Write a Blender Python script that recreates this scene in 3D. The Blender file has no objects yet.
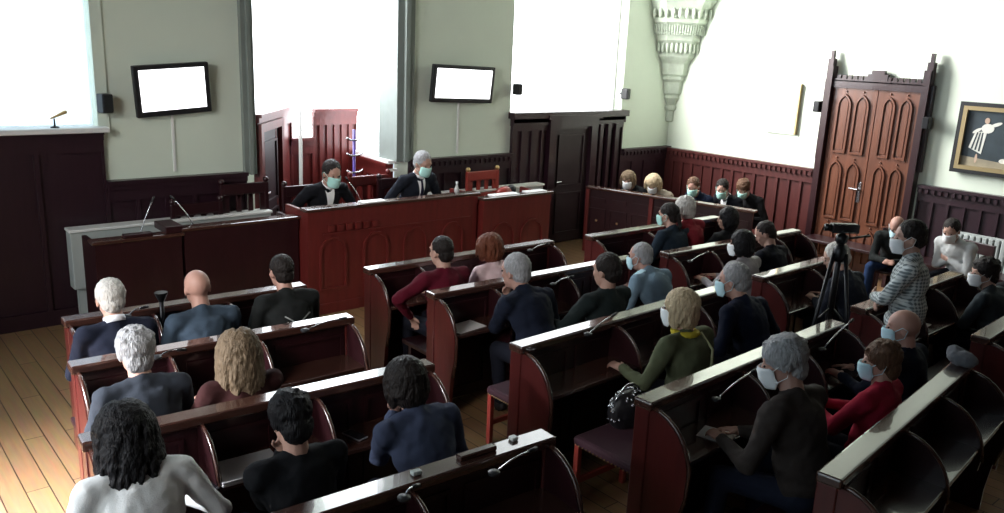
import bpy, bmesh, math, random
from mathutils import Vector, Matrix, noise
random.seed(7)
V = Vector
PI = math.pi
sc = bpy.context.scene
COL = sc.collection

# ---------------------------------------------------------------- camera
F_PX, PITCH, ROLL, CAM_H, YAW = 820.0, math.radians(14.3), math.radians(2.5), 2.95, math.radians(41.0)
_F = V((math.sin(YAW) * math.cos(PITCH), math.cos(YAW) * math.cos(PITCH), -math.sin(PITCH)))
_R0 = V((math.cos(YAW), -math.sin(YAW), 0))
_U0 = _R0.cross(_F)
_R = _R0 * math.cos(ROLL) + _U0 * math.sin(ROLL)
_U = -_R0 * math.sin(ROLL) + _U0 * math.cos(ROLL)
CAM = V((0, 0, CAM_H))

def ray(u, v): return _R * ((u - 502) / F_PX) - _U * ((v - 256.5) / F_PX) + _F
def at(u, v, z):
    d = ray(u, v); return CAM + d * ((z - CAM_H) / d.z)
def on_y(u, v, y):
    d = ray(u, v); return CAM + d * (y / d.y)
def on_x(u, v, x):
    d = ray(u, v); return CAM + d * (x / d.x)

cd = bpy.data.cameras.new('camera'); cam = bpy.data.objects.new('camera', cd); COL.objects.link(cam)
cam.matrix_world = Matrix(((_R.x, _U.x, -_F.x, 0), (_R.y, _U.y, -_F.y, 0), (_R.z, _U.z, -_F.z, CAM_H), (0, 0, 0, 1)))
cd.sensor_width = 36; cd.lens = 36 * F_PX / 1004; cd.clip_start = .05; cd.clip_end = 100
sc.camera = cam

# ---------------------------------------------------------------- materials
_M = {}
def mat(name, col, rough=.6, metal=0, coat=0, emit=None, es=0, noise_amt=0, noise_scale=8, bump=0, bump_scale=60, spec=.5, sheen=0, trans=0, stretch=(1, 1, 1)):
    if name in _M: return _M[name]
    m = bpy.data.materials.new(name); m.use_nodes = True
    nt = m.node_tree; b = nt.nodes['Principled BSDF']
    b.inputs['Base Color'].default_value = (*col, 1); b.inputs['Roughness'].default_value = rough
    b.inputs['Metallic'].default_value = metal; b.inputs['Coat Weight'].default_value = coat
    b.inputs['Specular IOR Level'].default_value = spec
    b.inputs['Sheen Weight'].default_value = sheen
    if trans: b.inputs['Transmission Weight'].default_value = trans
    if emit:
        b.inputs['Emission Color'].default_value = (*emit, 1); b.inputs['Emission Strength'].default_value = es
    tc = nt.nodes.new('ShaderNodeTexCoord'); mp = nt.nodes.new('ShaderNodeMapping')
    mp.inputs['Scale'].default_value = stretch
    nt.links.new(tc.outputs['Object'], mp.inputs[0])
    if noise_amt:
        n = nt.nodes.new('ShaderNodeTexNoise'); n.inputs['Scale'].default_value = noise_scale; n.inputs['Detail'].default_value = 5
        nt.links.new(mp.outputs[0], n.inputs['Vector'])
        mx = nt.nodes.new('ShaderNodeMix'); mx.data_type = 'RGBA'
        mx.inputs[6].default_value = (*[c * (1 - noise_amt) for c in col], 1)
        mx.inputs[7].default_value = (*[min(1, c * (1 + noise_amt)) for c in col], 1)
        nt.links.new(n.outputs[0], mx.inputs[0]); nt.links.new(mx.outputs[2], b.inputs['Base Color'])
    if bump:
        n = nt.nodes.new('ShaderNodeTexNoise'); n.inputs['Scale'].default_value = bump_scale
        nt.links.new(mp.outputs[0], n.inputs['Vector'])
        bp = nt.nodes.new('ShaderNodeBump'); bp.inputs['Strength'].default_value = bump; bp.inputs['Distance'].default_value = .01
        nt.links.new(n.outputs[0], bp.inputs['Height']); nt.links.new(bp.outputs[0], b.inputs['Normal'])
    _M[name] = m; return m

def band_mat(name, cols, scale=18, rough=.8):
    """woven plaid from two crossed wave patterns"""
    m = bpy.data.materials.new(name); m.use_nodes = True; nt = m.node_tree; b = nt.nodes['Principled BSDF']
    b.inputs['Roughness'].default_value = rough
    tc = nt.nodes.new('ShaderNodeTexCoord'); prev = None
    for d in ('X', 'Z'):
        w = nt.nodes.new('ShaderNodeTexWave'); w.bands_direction = d; w.inputs['Scale'].default_value = scale / 4
        w.inputs['Distortion'].default_value = 2.5
        nt.links.new(tc.outputs['Object'], w.inputs['Vector'])
        if prev is None: prev = w
        else:
            a = nt.nodes.new('ShaderNodeMath'); a.operation = 'ADD'
            nt.links.new(prev.outputs['Fac'], a.inputs[0]); nt.links.new(w.outputs['Fac'], a.inputs[1])
            r = nt.nodes.new('ShaderNodeValToRGB'); r.color_ramp.elements[0].position = .3; r.color_ramp.elements[1].position = .62
            r.color_ramp.elements[0].color = (*cols[0], 1); r.color_ramp.elements[1].color = (*cols[1], 1)
            dv = nt.nodes.new('ShaderNodeMath'); dv.operation = 'MULTIPLY'; dv.inputs[1].default_value = .5
            nt.links.new(a.outputs[0], dv.inputs[0]); nt.links.new(dv.outputs[0], r.inputs[0]); nt.links.new(r.outputs[0], b.inputs['Base Color'])
    return m

WOOD = mat('dark_mahogany', (.022, .004, .006), .38, coat=.25, noise_amt=.45, noise_scale=5, stretch=(3, 3, .4), bump=.12, bump_scale=20)
WOODR = mat('red_mahogany', (.12, .014, .012), .42, coat=.2, noise_amt=.4, noise_scale=5, stretch=(3, 3, .4), bump=.1, bump_scale=20)
PEWEND = mat('pew_end_mahogany', (.075, .011, .010), .34, coat=.4, noise_amt=.4, noise_scale=5, stretch=(3, 3, .4), bump=.1, bump_scale=20)
RAIL = mat('varnished_rail', (.055, .022, .016), .27, coat=.8, noise_amt=.35, noise_scale=6, stretch=(.5, 4, 4))
WAIN = mat('hazed_wainscot_mahogany', (.022, .006, .012), .42, coat=.2, noise_amt=.4, noise_scale=4, stretch=(4, 4, .4), bump=.1)  # mahogany with a purple cast painted in for the window haze
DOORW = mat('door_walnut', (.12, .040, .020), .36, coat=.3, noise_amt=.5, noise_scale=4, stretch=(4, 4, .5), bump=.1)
DARKDOOR = mat('dark_door_wood', (.018, .006, .010), .5, noise_amt=.3)  # very dark wood of the bay door and the front wall door
PLASTER = mat('green_grey_plaster', (.70, .77, .66), .85, noise_amt=.05, noise_scale=2, bump=.05)
STONE = mat('carved_stone', (.50, .56, .47), .9, noise_amt=.25, noise_scale=9, bump=.5, bump_scale=25)
PIER = mat('grey_green_stone_paint', (.22, .25, .23), .8, noise_amt=.1)
WHITE = mat('white_paint', (.8, .8, .78), .5)
RAD = mat('pale_enamel', (.42, .46, .45), .5)
BLACK = mat('black_plastic', (.012, .012, .014), .45)
BLACKM = mat('black_metal', (.02, .02, .022), .35, metal=.6)
STEEL = mat('brushed_steel', (.6, .6, .62), .25, metal=1)
BRASS = mat('worn_brass', (.7, .5, .25), .3, metal=1)
GILT = mat('dull_gilt', (.35, .27, .14), .45, metal=.5)
PAPER = mat('white_paper', (.85, .85, .85), .7)
REDUPH = mat('dark_red_upholstery', (.035, .006, .014), .8, noise_amt=.2, bump=.2, bump_scale=200)
REDW = mat('polished_red_wood', (.30, .04, .03), .4, coat=.2)
SKIN = mat('skin', (.46, .27, .21), .55, noise_amt=.06, noise_scale=20)
SKIN2 = mat('ruddy_skin', (.42, .23, .18), .55, noise_amt=.08, noise_scale=20)
EYE = mat('eye_dark', (.03, .02, .02), .2)
MASKG = mat('mask_green', (.42, .72, .66), .8)
MASKB = mat('mask_blue', (.50, .72, .80), .8)
MASKW = mat('mask_white', (.8, .82, .84), .8)
PANE = mat('daylit_pane', (.9, .95, 1), .5, emit=(.93, .97, 1.0), es=5)
PANEB = mat('daylit_pane_blue', (.9, .95, 1), .5, emit=(.72, .90, 1.0), es=1.6)
SCREEN = mat('lit_screen', (.9, .9, .9), .4, emit=(.97, .97, 1), es=2.2)
LEATHER = mat('black_leather', (.012, .011, .013), .4)

CEILW = mat('dark_timber', (.05, .03, .025), .7, noise_amt=.3, noise_scale=3, stretch=(3, .5, 3))
def floor_mat():
    m = bpy.data.materials.new('plank_floor'); m.use_nodes = True; nt = m.node_tree; b = nt.nodes['Principled BSDF']
    tc = nt.nodes.new('ShaderNodeTexCoord'); mp = nt.nodes.new('ShaderNodeMapping'); mp.inputs['Rotation'].default_value = (0, 0, PI / 2)
    nt.links.new(tc.outputs['Object'], mp.inputs[0])
    br = nt.nodes.new('ShaderNodeTexBrick'); br.inputs['Scale'].default_value = 1; br.inputs['Brick Width'].default_value = 1.6
    br.inputs['Row Height'].default_value = .14; br.inputs['Mortar Size'].default_value = .004; br.inputs['Bias'].default_value = 0
    br.inputs['Color1'].default_value = (.44, .26, .13, 1); br.inputs['Color2'].default_value = (.33, .19, .09, 1); br.inputs['Mortar'].default_value = (.05, .02, .01, 1)
    nt.links.new(mp.outputs[0], br.inputs['Vector'])
    n = nt.nodes.new('ShaderNodeTexNoise'); n.inputs['Scale'].default_value = 6; n.inputs['Detail'].default_value = 6
    mp2 = nt.nodes.new('ShaderNodeMapping'); mp2.inputs['Scale'].default_value = (6, .5, 1); nt.links.new(tc.outputs['Object'], mp2.inputs[0]); nt.links.new(mp2.outputs[0], n.inputs['Vector'])
    mx = nt.nodes.new('ShaderNodeMix'); mx.data_type = 'RGBA'; mx.blend_type = 'MULTIPLY'; mx.inputs[0].default_value = .5
    nt.links.new(br.outputs[0], mx.inputs[6]); nt.links.new(n.outputs[1], mx.inputs[7]); nt.links.new(mx.outputs[2], b.inputs['Base Color'])
    b.inputs['Roughness'].default_value = .32; b.inputs['Coat Weight'].default_value = .3; b.inputs['Coat Roughness'].default_value = .25
    return m
FLOOR = floor_mat()

TMP = bpy.data.scenes.new('build_bench'); RAW = []
# ---------------------------------------------------------------- mesh builder
class MB:
    def __init__(s): s.v = []; s.f = []
    def add(s, vs, fs):
        o = len(s.v); s.v += [V(p) for p in vs]; s.f += [[i + o for i in f] for f in fs]; return s
    def box(s, lo, hi, M=None):
        vs = [V((x, y, z)) for x in (lo[0], hi[0]) for y in (lo[1], hi[1]) for z in (lo[2], hi[2])]
        if M is not None: vs = [M @ p for p in vs]
        return s.add(vs, [(0, 1, 3, 2), (4, 6, 7, 5), (0, 4, 5, 1), (2, 3, 7, 6), (0, 2, 6, 4), (1, 5, 7, 3)])
    def bevbox(s, lo, hi, b=.01, M=None):
        lo, hi = V(lo), V(hi); b = min(b, .49 * min(hi - lo))
        bm = bmesh.new(); bmesh.ops.create_cube(bm, size=1)
        for w in bm.verts: w.co = V([lo[i] + (hi[i] - lo[i]) * (w.co[i] + .5) for i in range(3)])
        bmesh.ops.bevel(bm, geom=bm.edges[:], offset=b, segments=2, profile=.5, affect='EDGES')
        bm.verts.index_update()
        s.add([(M @ w.co if M is not None else w.co.copy()) for w in bm.verts], [[w.index for w in f.verts] for f in bm.faces]); bm.free(); return s
    def prism(s, pts, t, M):
        """outline in local XY, extruded 0..t along local Z, placed by M"""
        n = len(pts)
        vs = [M @ V((x, y, 0)) for x, y in pts] + [M @ V((x, y, t)) for x, y in pts]
        return s.add(vs, [list(range(n))[::-1], list(range(n, 2 * n))] + [(i, (i + 1) % n, n + (i + 1) % n, n + i) for i in range(n)])
    def tube(s, pts, r, n=8):
        pts = [V(p) for p in pts]; rs = r if isinstance(r, (list, tuple)) else [r] * len(pts)
        vs, fs = [], []; ref = None
        for i, p in enumerate(pts):
            d = (pts[min(i + 1, len(pts) - 1)] - pts[max(i - 1, 0)]).normalized()
            if ref is None or abs(ref.dot(d)) > .95: ref = V((0, 0, 1)) if abs(d.z) < .9 else V((1, 0, 0))
            a = d.cross(ref).normalized(); b = d.cross(a)
            ref = b.copy() if False else ref
            for k in range(n):
                t = 2 * PI * k / n; vs.append(p + (a * math.cos(t) + b * math.sin(t)) * rs[i])
        for i in range(len(pts) - 1):
            for k in range(n): fs.append((i * n + k, i * n + (k + 1) % n, (i + 1) * n + (k + 1) % n, (i + 1) * n + k))
        fs.append(list(range(n))[::-1]); fs.append([(len(pts) - 1) * n + k for k in range(n)])
        return s.add(vs, fs)
    def lathe(s, prof, c, n=24, a0=0, M=None):
        """prof [(r,z)...] closed at both ends"""
        vs, fs = [], []; c = V(c)
        for r, z in prof:
            for k in range(n):
                t = a0 + 2 * PI * k / n; p = V((r * math.cos(t), r * math.sin(t), z))
                vs.append((M @ p if M is not None else p) + c)
        for i in range(len(prof) - 1):
            for k in range(n): fs.append((i * n + k, i * n + (k + 1) % n, (i + 1) * n + (k + 1) % n, (i + 1) * n + k))
        fs.append(list(range(n))[::-1]); fs.append([(len(prof) - 1) * n + k for k in range(n)])
        return s.add(vs, fs)
    def ell(s, c, r, M=None, nu=14, nv=9):
        c = V(c); r = (r, r, r) if isinstance(r, (int, float)) else r
        vs = [V((0, 0, r[2]))]; fs = []
        for j in range(1, nv):
            ph = PI * j / nv
            for i in range(nu):
                t = 2 * PI * i / nu; vs.append(V((r[0] * math.sin(ph) * math.cos(t), r[1] * math.sin(ph) * math.sin(t), r[2] * math.cos(ph))))
        vs.append(V((0, 0, -r[2]))); L = len(vs) - 1
        for i in range(nu):
            fs.append((0, 1 + i, 1 + (i + 1) % nu)); fs.append((L, L - nu + (i + 1) % nu, L - nu + i))
            for j in range(nv - 2):
                a = 1 + j * nu + i; b = 1 + j * nu + (i + 1) % nu; fs.append((a, a + nu, b + nu, b))
        if M is not None: vs = [M @ p for p in vs]
        return s.add([p + c for p in vs], fs)
    def cap(s, p, q, r1, r2, n=12):
        p, q = V(p), V(q)
        s.tube([p, p.lerp(q, .5), q], [r1, (r1 + r2) / 2, r2], n); s.ell(p, r1, nu=n, nv=7); s.ell(q, r2, nu=n, nv=7); return s
    def build(s, name, m, parent=None, smooth=False, origin=None):
        me = bpy.data.meshes.new(name)
        o0 = V(origin) if origin is not None else (V(parent['_o']) if parent is not None and '_o' in parent else V((0, 0, 0)))
        me.from_pydata([p - o0 for p in s.v], [], s.f); me.materials.append(m)
        bm = bmesh.new(); bm.from_mesh(me); bmesh.ops.recalc_face_normals(bm, faces=bm.faces); bm.to_mesh(me); bm.free()
        if smooth: me.polygons.foreach_set('use_smooth', [True] * len(me.polygons))
        o = bpy.data.objects.new(name, me); COL.objects.link(o)
        if parent is not None:
            o.parent = parent
            if '_o' in parent: o['_o'] = tuple(o0)
            if parent.type == 'MESH' : pass
        else: o.location = o0
        return o
    def remesh(s, name, m, parent, vox=.012, smooth=2, wr=0, wscale=9):
        o0 = V(parent['_o']) if parent is not None and '_o' in parent else V((0, 0, 0))
        me = bpy.data.meshes.new(name + '_raw'); me.from_pydata([p - o0 for p in s.v], [], s.f)
        bm = bmesh.new(); bm.from_mesh(me); bmesh.ops.recalc_face_normals(bm, faces=bm.faces); bm.to_mesh(me); bm.free()
        o = bpy.data.objects.new(name, me); TMP.collection.objects.link(o)
        r = o.modifiers.new('r', 'REMESH'); r.mode = 'VOXEL'; r.voxel_size = vox
        if smooth:
            k = o.modifiers.new('s', 'SMOOTH'); k.iterations = smooth; k.factor = .5
        with bpy.context.temp_override(scene=TMP, view_layer=TMP.view_layers[0]):
            dg = bpy.context.evaluated_depsgraph_get(); ev = o.evaluated_get(dg)
            me2 = bpy.data.meshes.new_from_object(ev); me2.name = name
        TMP.collection.objects.unlink(o); COL.objects.link(o)
        o.modifiers.clear(); o.data = me2; RAW.append(me)
        me2.materials.clear(); me2.materials.append(m)
        if wr:
            N_ = len(me2.vertices); co = [0.0] * (3 * N_); no = [0.0] * (3 * N_)
            me2.vertices.foreach_get('co', co); me2.vertices.foreach_get('normal', no)
            for i in range(0, 3 * N_, 3):
                x, y, z = co[i] * wscale, co[i + 1] * wscale, co[i + 2] * wscale
                nn = (noise.noise((x, y, z * .6)) + .5 * noise.noise((x * 2.3, y * 2.3, z * 2.3))) * wr
                co[i] += no[i] * nn; co[i + 1] += no[i + 1] * nn; co[i + 2] += no[i + 2] * nn
            me2.vertices.foreach_set('co', co); me2.update()
        me2.polygons.foreach_set('use_smooth', [True] * len(me2.polygons))
        if parent is not None: o.parent = parent; o['_o'] = tuple(o0)
        return o

def tag(o, label=None, cat=None, group=None, kind=None):
    if label: o['label'] = label
    if cat: o['category'] = cat
    if group: o['group'] = group
    if kind: o['kind'] = kind
    return o
def thing(name, label, cat, loc, group=None):
    o = bpy.data.objects.new(name, None); COL.objects.link(o); o.location = loc; o['_o'] = tuple(loc); o.empty_display_size = .1
    return tag(o, label, cat, group)
def struct(mb, name, m, parent=None, smooth=False):
    o = mb.build(name, m, parent, smooth)
    if parent is None: o['kind'] = 'structure'
    return o
def solo(mb, name, m, label, cat, loc, group=None, smooth=False):
    o = mb.build(name, m, None, smooth, origin=loc); return tag(o, label, cat, group)
def place(origin, xdir, up=(0, 0, 1)):
    """frame: local X = xdir, local Y = up, local Z = normal"""
    x = V(xdir).normalized(); y = V(up).normalized(); z = x.cross(y)
    return Matrix(((x.x, y.x, z.x, origin[0]), (x.y, y.y, z.y, origin[1]), (x.z, y.z, z.z, origin[2]), (0, 0, 0, 1)))
def arch_outline(w, h, n=8, pointed=False):
    pts = [(-w / 2, 0), (w / 2, 0)]
    r = w / 2
    if pointed:
        for i in range(n + 1):
            t = PI / 3 * i / n; pts.append((-w / 2 + w * math.cos(t), h - w * .866 + w * math.sin(t)))
        for i in range(n - 1, -1, -1):
            t = PI / 3 * i / n; pts.append((w / 2 - w * math.cos(t), h - w * .866 + w * math.sin(t)))
    else:
        for i in range(n + 1):
            t = PI * i / n; pts.append((r * math.cos(t), h - r + r * math.sin(t)))
    return pts
def ring(mb, outer, inner, t, M):
    n = len(outer)
    vs = [M @ V((x, y, z)) for z in (0, t) for L in (outer, inner) for x, y in L]
    fs = []
    for i in range(n):
        j = (i + 1) % n
        fs += [(i, j, n + j, n + i), (2 * n + i, 3 * n + i, 3 * n + j, 2 * n + j), (i, 2 * n + i, 2 * n + j, j), (n + i, n + j, 3 * n + j, 3 * n + i)]
    mb.add(vs, fs)
def arch_moulding(mb, M, cx, z0, w, h, b=.03, t=.025, pointed=False):
    A = arch_outline(w, h, pointed=pointed); B = arch_outline(w - 2 * b, h - 2 * b, pointed=pointed)
    A = [(x + cx, y + z0) for x, y in A]; B = [(x + cx, y + z0 + b) for x, y in B]
    ring(mb, A, B, t, M)
def rect_moulding(mb, M, x0, z0, x1, z1, b=.03, t=.02):
    ring(mb, [(x0, z0), (x1, z0), (x1, z1), (x0, z1)], [(x0 + b, z0 + b), (x1 - b, z0 + b), (x1 - b, z1 - b), (x0 + b, z1 - b)], t, M)

# ---------------------------------------------------------------- room shell
YF, XR, CEIL = 9.0, 11.5, 6.4
X0, Y0 = -2.6, -3.0
b = MB(); b.box((X0, Y0, -.12), (XR + .4, YF + 1.6, 0)); struct(b, 'floor', FLOOR)
b = MB(); b.box((X0 - .3, Y0 - .3, CEIL), (XR + .4, YF + 1.7, CEIL + .2)); struct(b, 'ceiling', CEILW)
b = MB(); b.box((X0, Y0 - .3, 0), (XR, Y0, CEIL)); struct(b, 'wall_back', CEILW)
b = MB(); b.box((X0 - .3, Y0 - .3, 0), (X0, 1.0, CEIL)); b.box((X0 - .3, 7.0, 0), (X0, YF, CEIL)); b.box((X0 - .3, 1.0, 0), (X0, 7.0, 1.0)); b.box((X0 - .3, 1.0, 5.2), (X0, 7.0, CEIL))
struct(b, 'wall_left', CEILW)
b = MB(); b.box((XR, Y0, 0), (XR + .3, YF + .3, CEIL)); struct(b, 'wall_right', PLASTER)
WTOP = 5.7
XA, XB, XC, XD, XE, XG = -1.2, 2.36, 3.84, 6.12, 7.86, 10.25   # openings: A..B window, C..D bay, E..G window
ZS = 1.97
b = MB()
b.box((X0, YF, 0), (XA, YF + .35, CEIL)); b.box((XA, YF, 0), (XB, YF + .35, ZS)); b.box((XA, YF, WTOP), (XB, YF + .35, CEIL))
b.box((XB, YF, 0), (XC, YF + .35, CEIL)); b.box((XC, YF, WTOP), (XD, YF + .35, CEIL)); b.box((XD, YF, 0), (XE, YF + .35, CEIL))
b.box((XE, YF, 0), (XG, YF + .35, ZS)); b.box((XE, YF, WTOP), (XG, YF + .35, CEIL)); b.box((XG, YF, 0), (XR + .3, YF + .35, CEIL))
struct(b, 'wall_front', PLASTER)
# pilasters of the bay
b = MB(); b.box((3.84, YF - .07, 1.42), (3.98, YF + .36, CEIL)); b.box((3.89, YF - .11, 1.42), (3.93, YF, CEIL)); struct(b, 'trim_1', PIER)
b = MB(); b.box((5.88, YF - .07, 1.45), (6.14, YF + .36, CEIL)); b.box((5.98, YF - .12, 1.45), (6.04, YF, CEIL)); struct(b, 'trim_2', PIER)
# bay walls (behind the opening)
BX0, BX1, BYB = 5.0, 6.02, 10.2
b = MB(); b.box((XC - .3, YF + 1.45, 0), (XD + .4, YF + 1.6, CEIL)); struct(b, 'wall_bay', PLASTER)

def window(idx, x0, x1, z0, z1, y, m, mull=2, trans_z=None, rot=None):
    fr = MB(); w = x1 - x0
    fw = .07
    for k in range(mull + 1):
        x = x0 + w * k / mull; fr.box((x - fw / 2, y - .06, z0), (x + fw / 2, y + .04, z1))
    for z in [z0, z1] + (trans_z or []): fr.box((x0, y - .06, z - fw / 2), (x1, y + .04, z + fw / 2))
    f = struct(fr, 'window_%d' % idx, WHITE)
    p = MB(); p.box((x0, y + .05, z0), (x1, y + .07, z1)); p.build('pane', m, f)
    return f
window(1, XA, XB, ZS, WTOP, YF + .22, PANEB, 4, [3.6])
window(3, XE, XG, ZS, WTOP, YF + .22, PANE, 1)
# bay glazing: back panes, canted left panes, right reveal panes
f = MB()
def wallseg(mb, p, q, z0, z1, t):
    p, q = V((*p, 0)), V((*q, 0)); d = (q - p).normalized(); nrm = V((-d.y, d.x, 0))
    a = [p, q, q + nrm * t, p + nrm * t]
    mb.add([V((w.x, w.y, z)) for z in (z0, z1) for w in a], [(0, 1, 2, 3), (4, 5, 6, 7), (0, 1, 5, 4), (1, 2, 6, 5), (2, 3, 7, 6), (3, 0, 4, 7)])
PB = [(3.98, 9.02), (5.0, 10.2), (5.34, 10.2), (6.02, 10.2), (5.9, 9.04)]
ZB = [2.09, 1.66, 2.04, 1.42]
for i in range(4):
    for fx in (0, 1):
        p = V(PB[i]).lerp(V(PB[i + 1]), fx); f.box((p.x - .012, p.y + .0, ZB[i]), (p.x + .012, p.y + .02, WTOP))
wf = struct(f, 'window_2', WHITE)
for i in range(4):
    p = MB(); wallseg(p, PB[i], PB[i + 1], ZB[i], WTOP, .02); p.build('pane', PANE, wf)
p = MB(); p.add([(3.8, 9, WTOP), (6.2, 9, WTOP), (6.2, 10.5, WTOP), (3.8, 10.5, WTOP)], [(0, 1, 2, 3)])
b = MB(); b.box((3.8, 9.36, WTOP), (6.3, 10.5, WTOP + .1)); struct(b, 'trim_3', PLASTER)

# window 4: tall opening in the left wall (daylight reaching floor and room)
fr = MB()
for y in (1.0, 2.5, 4.0, 5.5, 7.0): fr.box((X0 - .2, y - .04, 1.0), (X0 - .1, y + .04, 5.2))
for z in (1.0, 3.2, 5.2): fr.box((X0 - .2, 1.0, z - .04), (X0 - .1, 7.0, z + .04))
f = struct(fr, 'window_4', WHITE)
p = MB(); p.box((X0 - .24, 1.0, 1.0), (X0 - .22, 7.0, 5.2)); p.build('pane', PANEB, f)

def wainscot(name, p, q, ztop, m=WAIN, pitch=.17, crest=True, gaps=(), z0=0, depth=.05):
    """boards with raised battens from p to q, room side on the right hand of p->q... normal given by place()"""
    P, Q = V((*p, 0)), V((*q, 0)); L = (Q - P).length; M = place((P.x, P.y, 0), Q - P)
    b = MB()
    def bx(x0, x1, za, zb, t0, t1): b.box((x0, za, t0), (x1, zb, t1), M)
    segs = []; x = 0
    for g0, g1, gz in sorted(gaps):
        segs.append((x, g0, z0)); segs.append((g0, g1, gz)); x = g1
    segs.append((x, L, z0))
    for s0, s1, za in segs:
        if za < ztop: bx(s0, s1, za, ztop - .1, 0, depth * .5)
    k = 0
    n = max(1, round(L / pitch))
    for i in range(n + 1):
        x = L * i / n
        lo = z0
        for s0, s1, za in segs:
            if s0 - .02 <= x <= s1 + .02: lo = max(lo, za)
        if lo < ztop - .3: bx(max(0, x - .022), min(L, x + .022), lo + .02, ztop - .2, depth * .5, depth * .5 + .028)
    for s0, s1, za in segs:
        if za == z0: bx(s0, s1, z0, z0 + .16, depth * .5, depth * .5 + .03)
    bx(0, L, ztop - .22, ztop - .1, depth * .5, depth * .5 + .032)
    bx(0, L, ztop - .1, ztop - .04, 0, depth + .03); bx(0, L, ztop - .04, ztop, 0, depth + .06)
    o = struct(b, name, m)
    if crest:
        c = MB(); n = int(L / .085)
        for i in range(n):
            x = (i + .5) * L / n; c.box((x - .022, ztop - .105, depth + .02), (x + .022, ztop - .05, depth + .055), M)
        c.build('crest', m, o)
    return o
# front wall (room side is -Y: walk from high x to low x so that normal points to -Y) -> place() normal = x cross up
wainscot('trim_4', (X0, YF - .001), (XB + .0, YF - .001), ZS, crest=False, pitch=.6)
wainscot('trim_5', (XB, YF - .001), (3.86, YF - .001), 1.45, crest=False, pitch=.3)
wainscot('trim_6', (6.1, YF - .001), (XE, YF - .001), 1.47, pitch=.3)
wainscot('trim_7', (XG + .02, YF - .001), (XR, YF - .001), 1.42, pitch=.3)
# window 1 sill
b = MB(); b.bevbox((X0, YF - .14, ZS - .02), (XB + .05, YF + .12, ZS + .035), .012); struct(b, 'trim_8', WHITE)
# light jamb at the end of window 1
b = MB(); b.box((2.33, YF - .02, ZS), (2.44, YF + .2, CEIL)); struct(b, 'trim_9', PLASTER)
# panelling with door under window 3
DX0, DX1, DZ = 8.70, 9.46, 1.82
wainscot('trim_10', (XE, YF - .02), (XG, YF - .02), 2.0, crest=False, pitch=.2, gaps=[(DX0 - .16 - XE, DX1 + .16 - XE, DZ + .02)])
b = MB()
b.box((DX0 - .14, YF - .13, 0), (DX0, YF - .02, DZ + .12)); b.box((DX1, YF - .13, 0), (DX1 + .14, YF - .02, DZ + .12)); b.box((DX0, YF - .13, DZ), (DX1, YF - .02, DZ + .12))
b.box((DX0 - .2, YF - .16, DZ + .12), (DX1 + .2, YF - .02, DZ + .18))
for x in (DX1 + .24, DX1 + .42, DX1 + .6): b.box((x - .035, YF - .12, .1), (x + .035, YF - .03, DZ + .02))
b.box((XE - .03, YF - .14, 1.96), (XG + .05, YF + .1, 2.05)); b.box((XE - .01, YF - .1, 1.86), (XG + .02, YF - .02, 1.96))
struct(b, 'trim_11', WAIN)
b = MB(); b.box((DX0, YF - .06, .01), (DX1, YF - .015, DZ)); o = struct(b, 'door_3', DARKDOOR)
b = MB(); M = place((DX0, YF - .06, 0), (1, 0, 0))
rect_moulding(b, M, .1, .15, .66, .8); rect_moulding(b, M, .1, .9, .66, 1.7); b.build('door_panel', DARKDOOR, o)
b = MB(); b.tube([(DX0 + .07, YF - .07, .98), (DX0 + .07, YF - .11, .98), (DX0 + .17, YF - .11, .98)], .01); b.build('door_handle', STEEL, o)
# bay panelling
o = wainscot('trim_12', PB[0], PB[1], ZB[0], crest=False, pitch=.78, m=WOODR)
d = (V((*PB[1], 0)) - V((*PB[0], 0))).normalized(); nrm = d.cross(V((0, 0, 1)))
M = place(V((*PB[0], 0)) + nrm * .03, d)
b = MB(); rect_moulding(b, M, .01, 0, .98, 1.98, b=.1, t=.07); struct(b, 'trim_13', WOODR)
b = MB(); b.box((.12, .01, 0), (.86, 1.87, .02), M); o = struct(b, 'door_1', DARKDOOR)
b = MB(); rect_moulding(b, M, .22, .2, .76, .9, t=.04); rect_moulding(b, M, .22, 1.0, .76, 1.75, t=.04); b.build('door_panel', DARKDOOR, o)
b = MB(); b.box((.14, 1.05, .02), (.18, 1.25, .035), M); b.tube([M @ V((.16, 1.15, .03)), M @ V((.16, 1.15, .08)), M @ V((.27, 1.15, .08))], .011); b.build('door_handle', STEEL, o)
wainscot('trim_14', PB[1], PB[2], ZB[1], crest=False, pitch=.2, m=WOODR)
wainscot('trim_15', PB[2], PB[3], ZB[2], crest=False, pitch=.12, m=WOODR)
wainscot('trim_16', PB[3], PB[4], ZB[3], crest=False, pitch=.14, m=WOODR)
# pale sill over the low panelling at the right of the bay
b = MB(); wallseg(b, (5.95, 10.15), (5.80, 9.0), ZB[3] - .0, ZB[3] + .04, .12); wallseg(b, (5.95, 10.15), (5.82, 9.0), ZB[3] - .1, ZB[3] - .07, .12); struct(b, 'trim_17', WHITE)
# right wall panelling either side of the door
RD0, RD1 = 4.72, 6.12       # double door span in y
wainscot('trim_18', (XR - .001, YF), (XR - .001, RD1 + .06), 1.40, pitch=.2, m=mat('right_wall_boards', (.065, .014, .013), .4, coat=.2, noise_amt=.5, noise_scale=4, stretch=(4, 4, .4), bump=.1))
wainscot('trim_19', (XR - .001, RD0 - .06), (XR - .001, Y0), 1.40, pitch=.2, m=WAIN)

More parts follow.
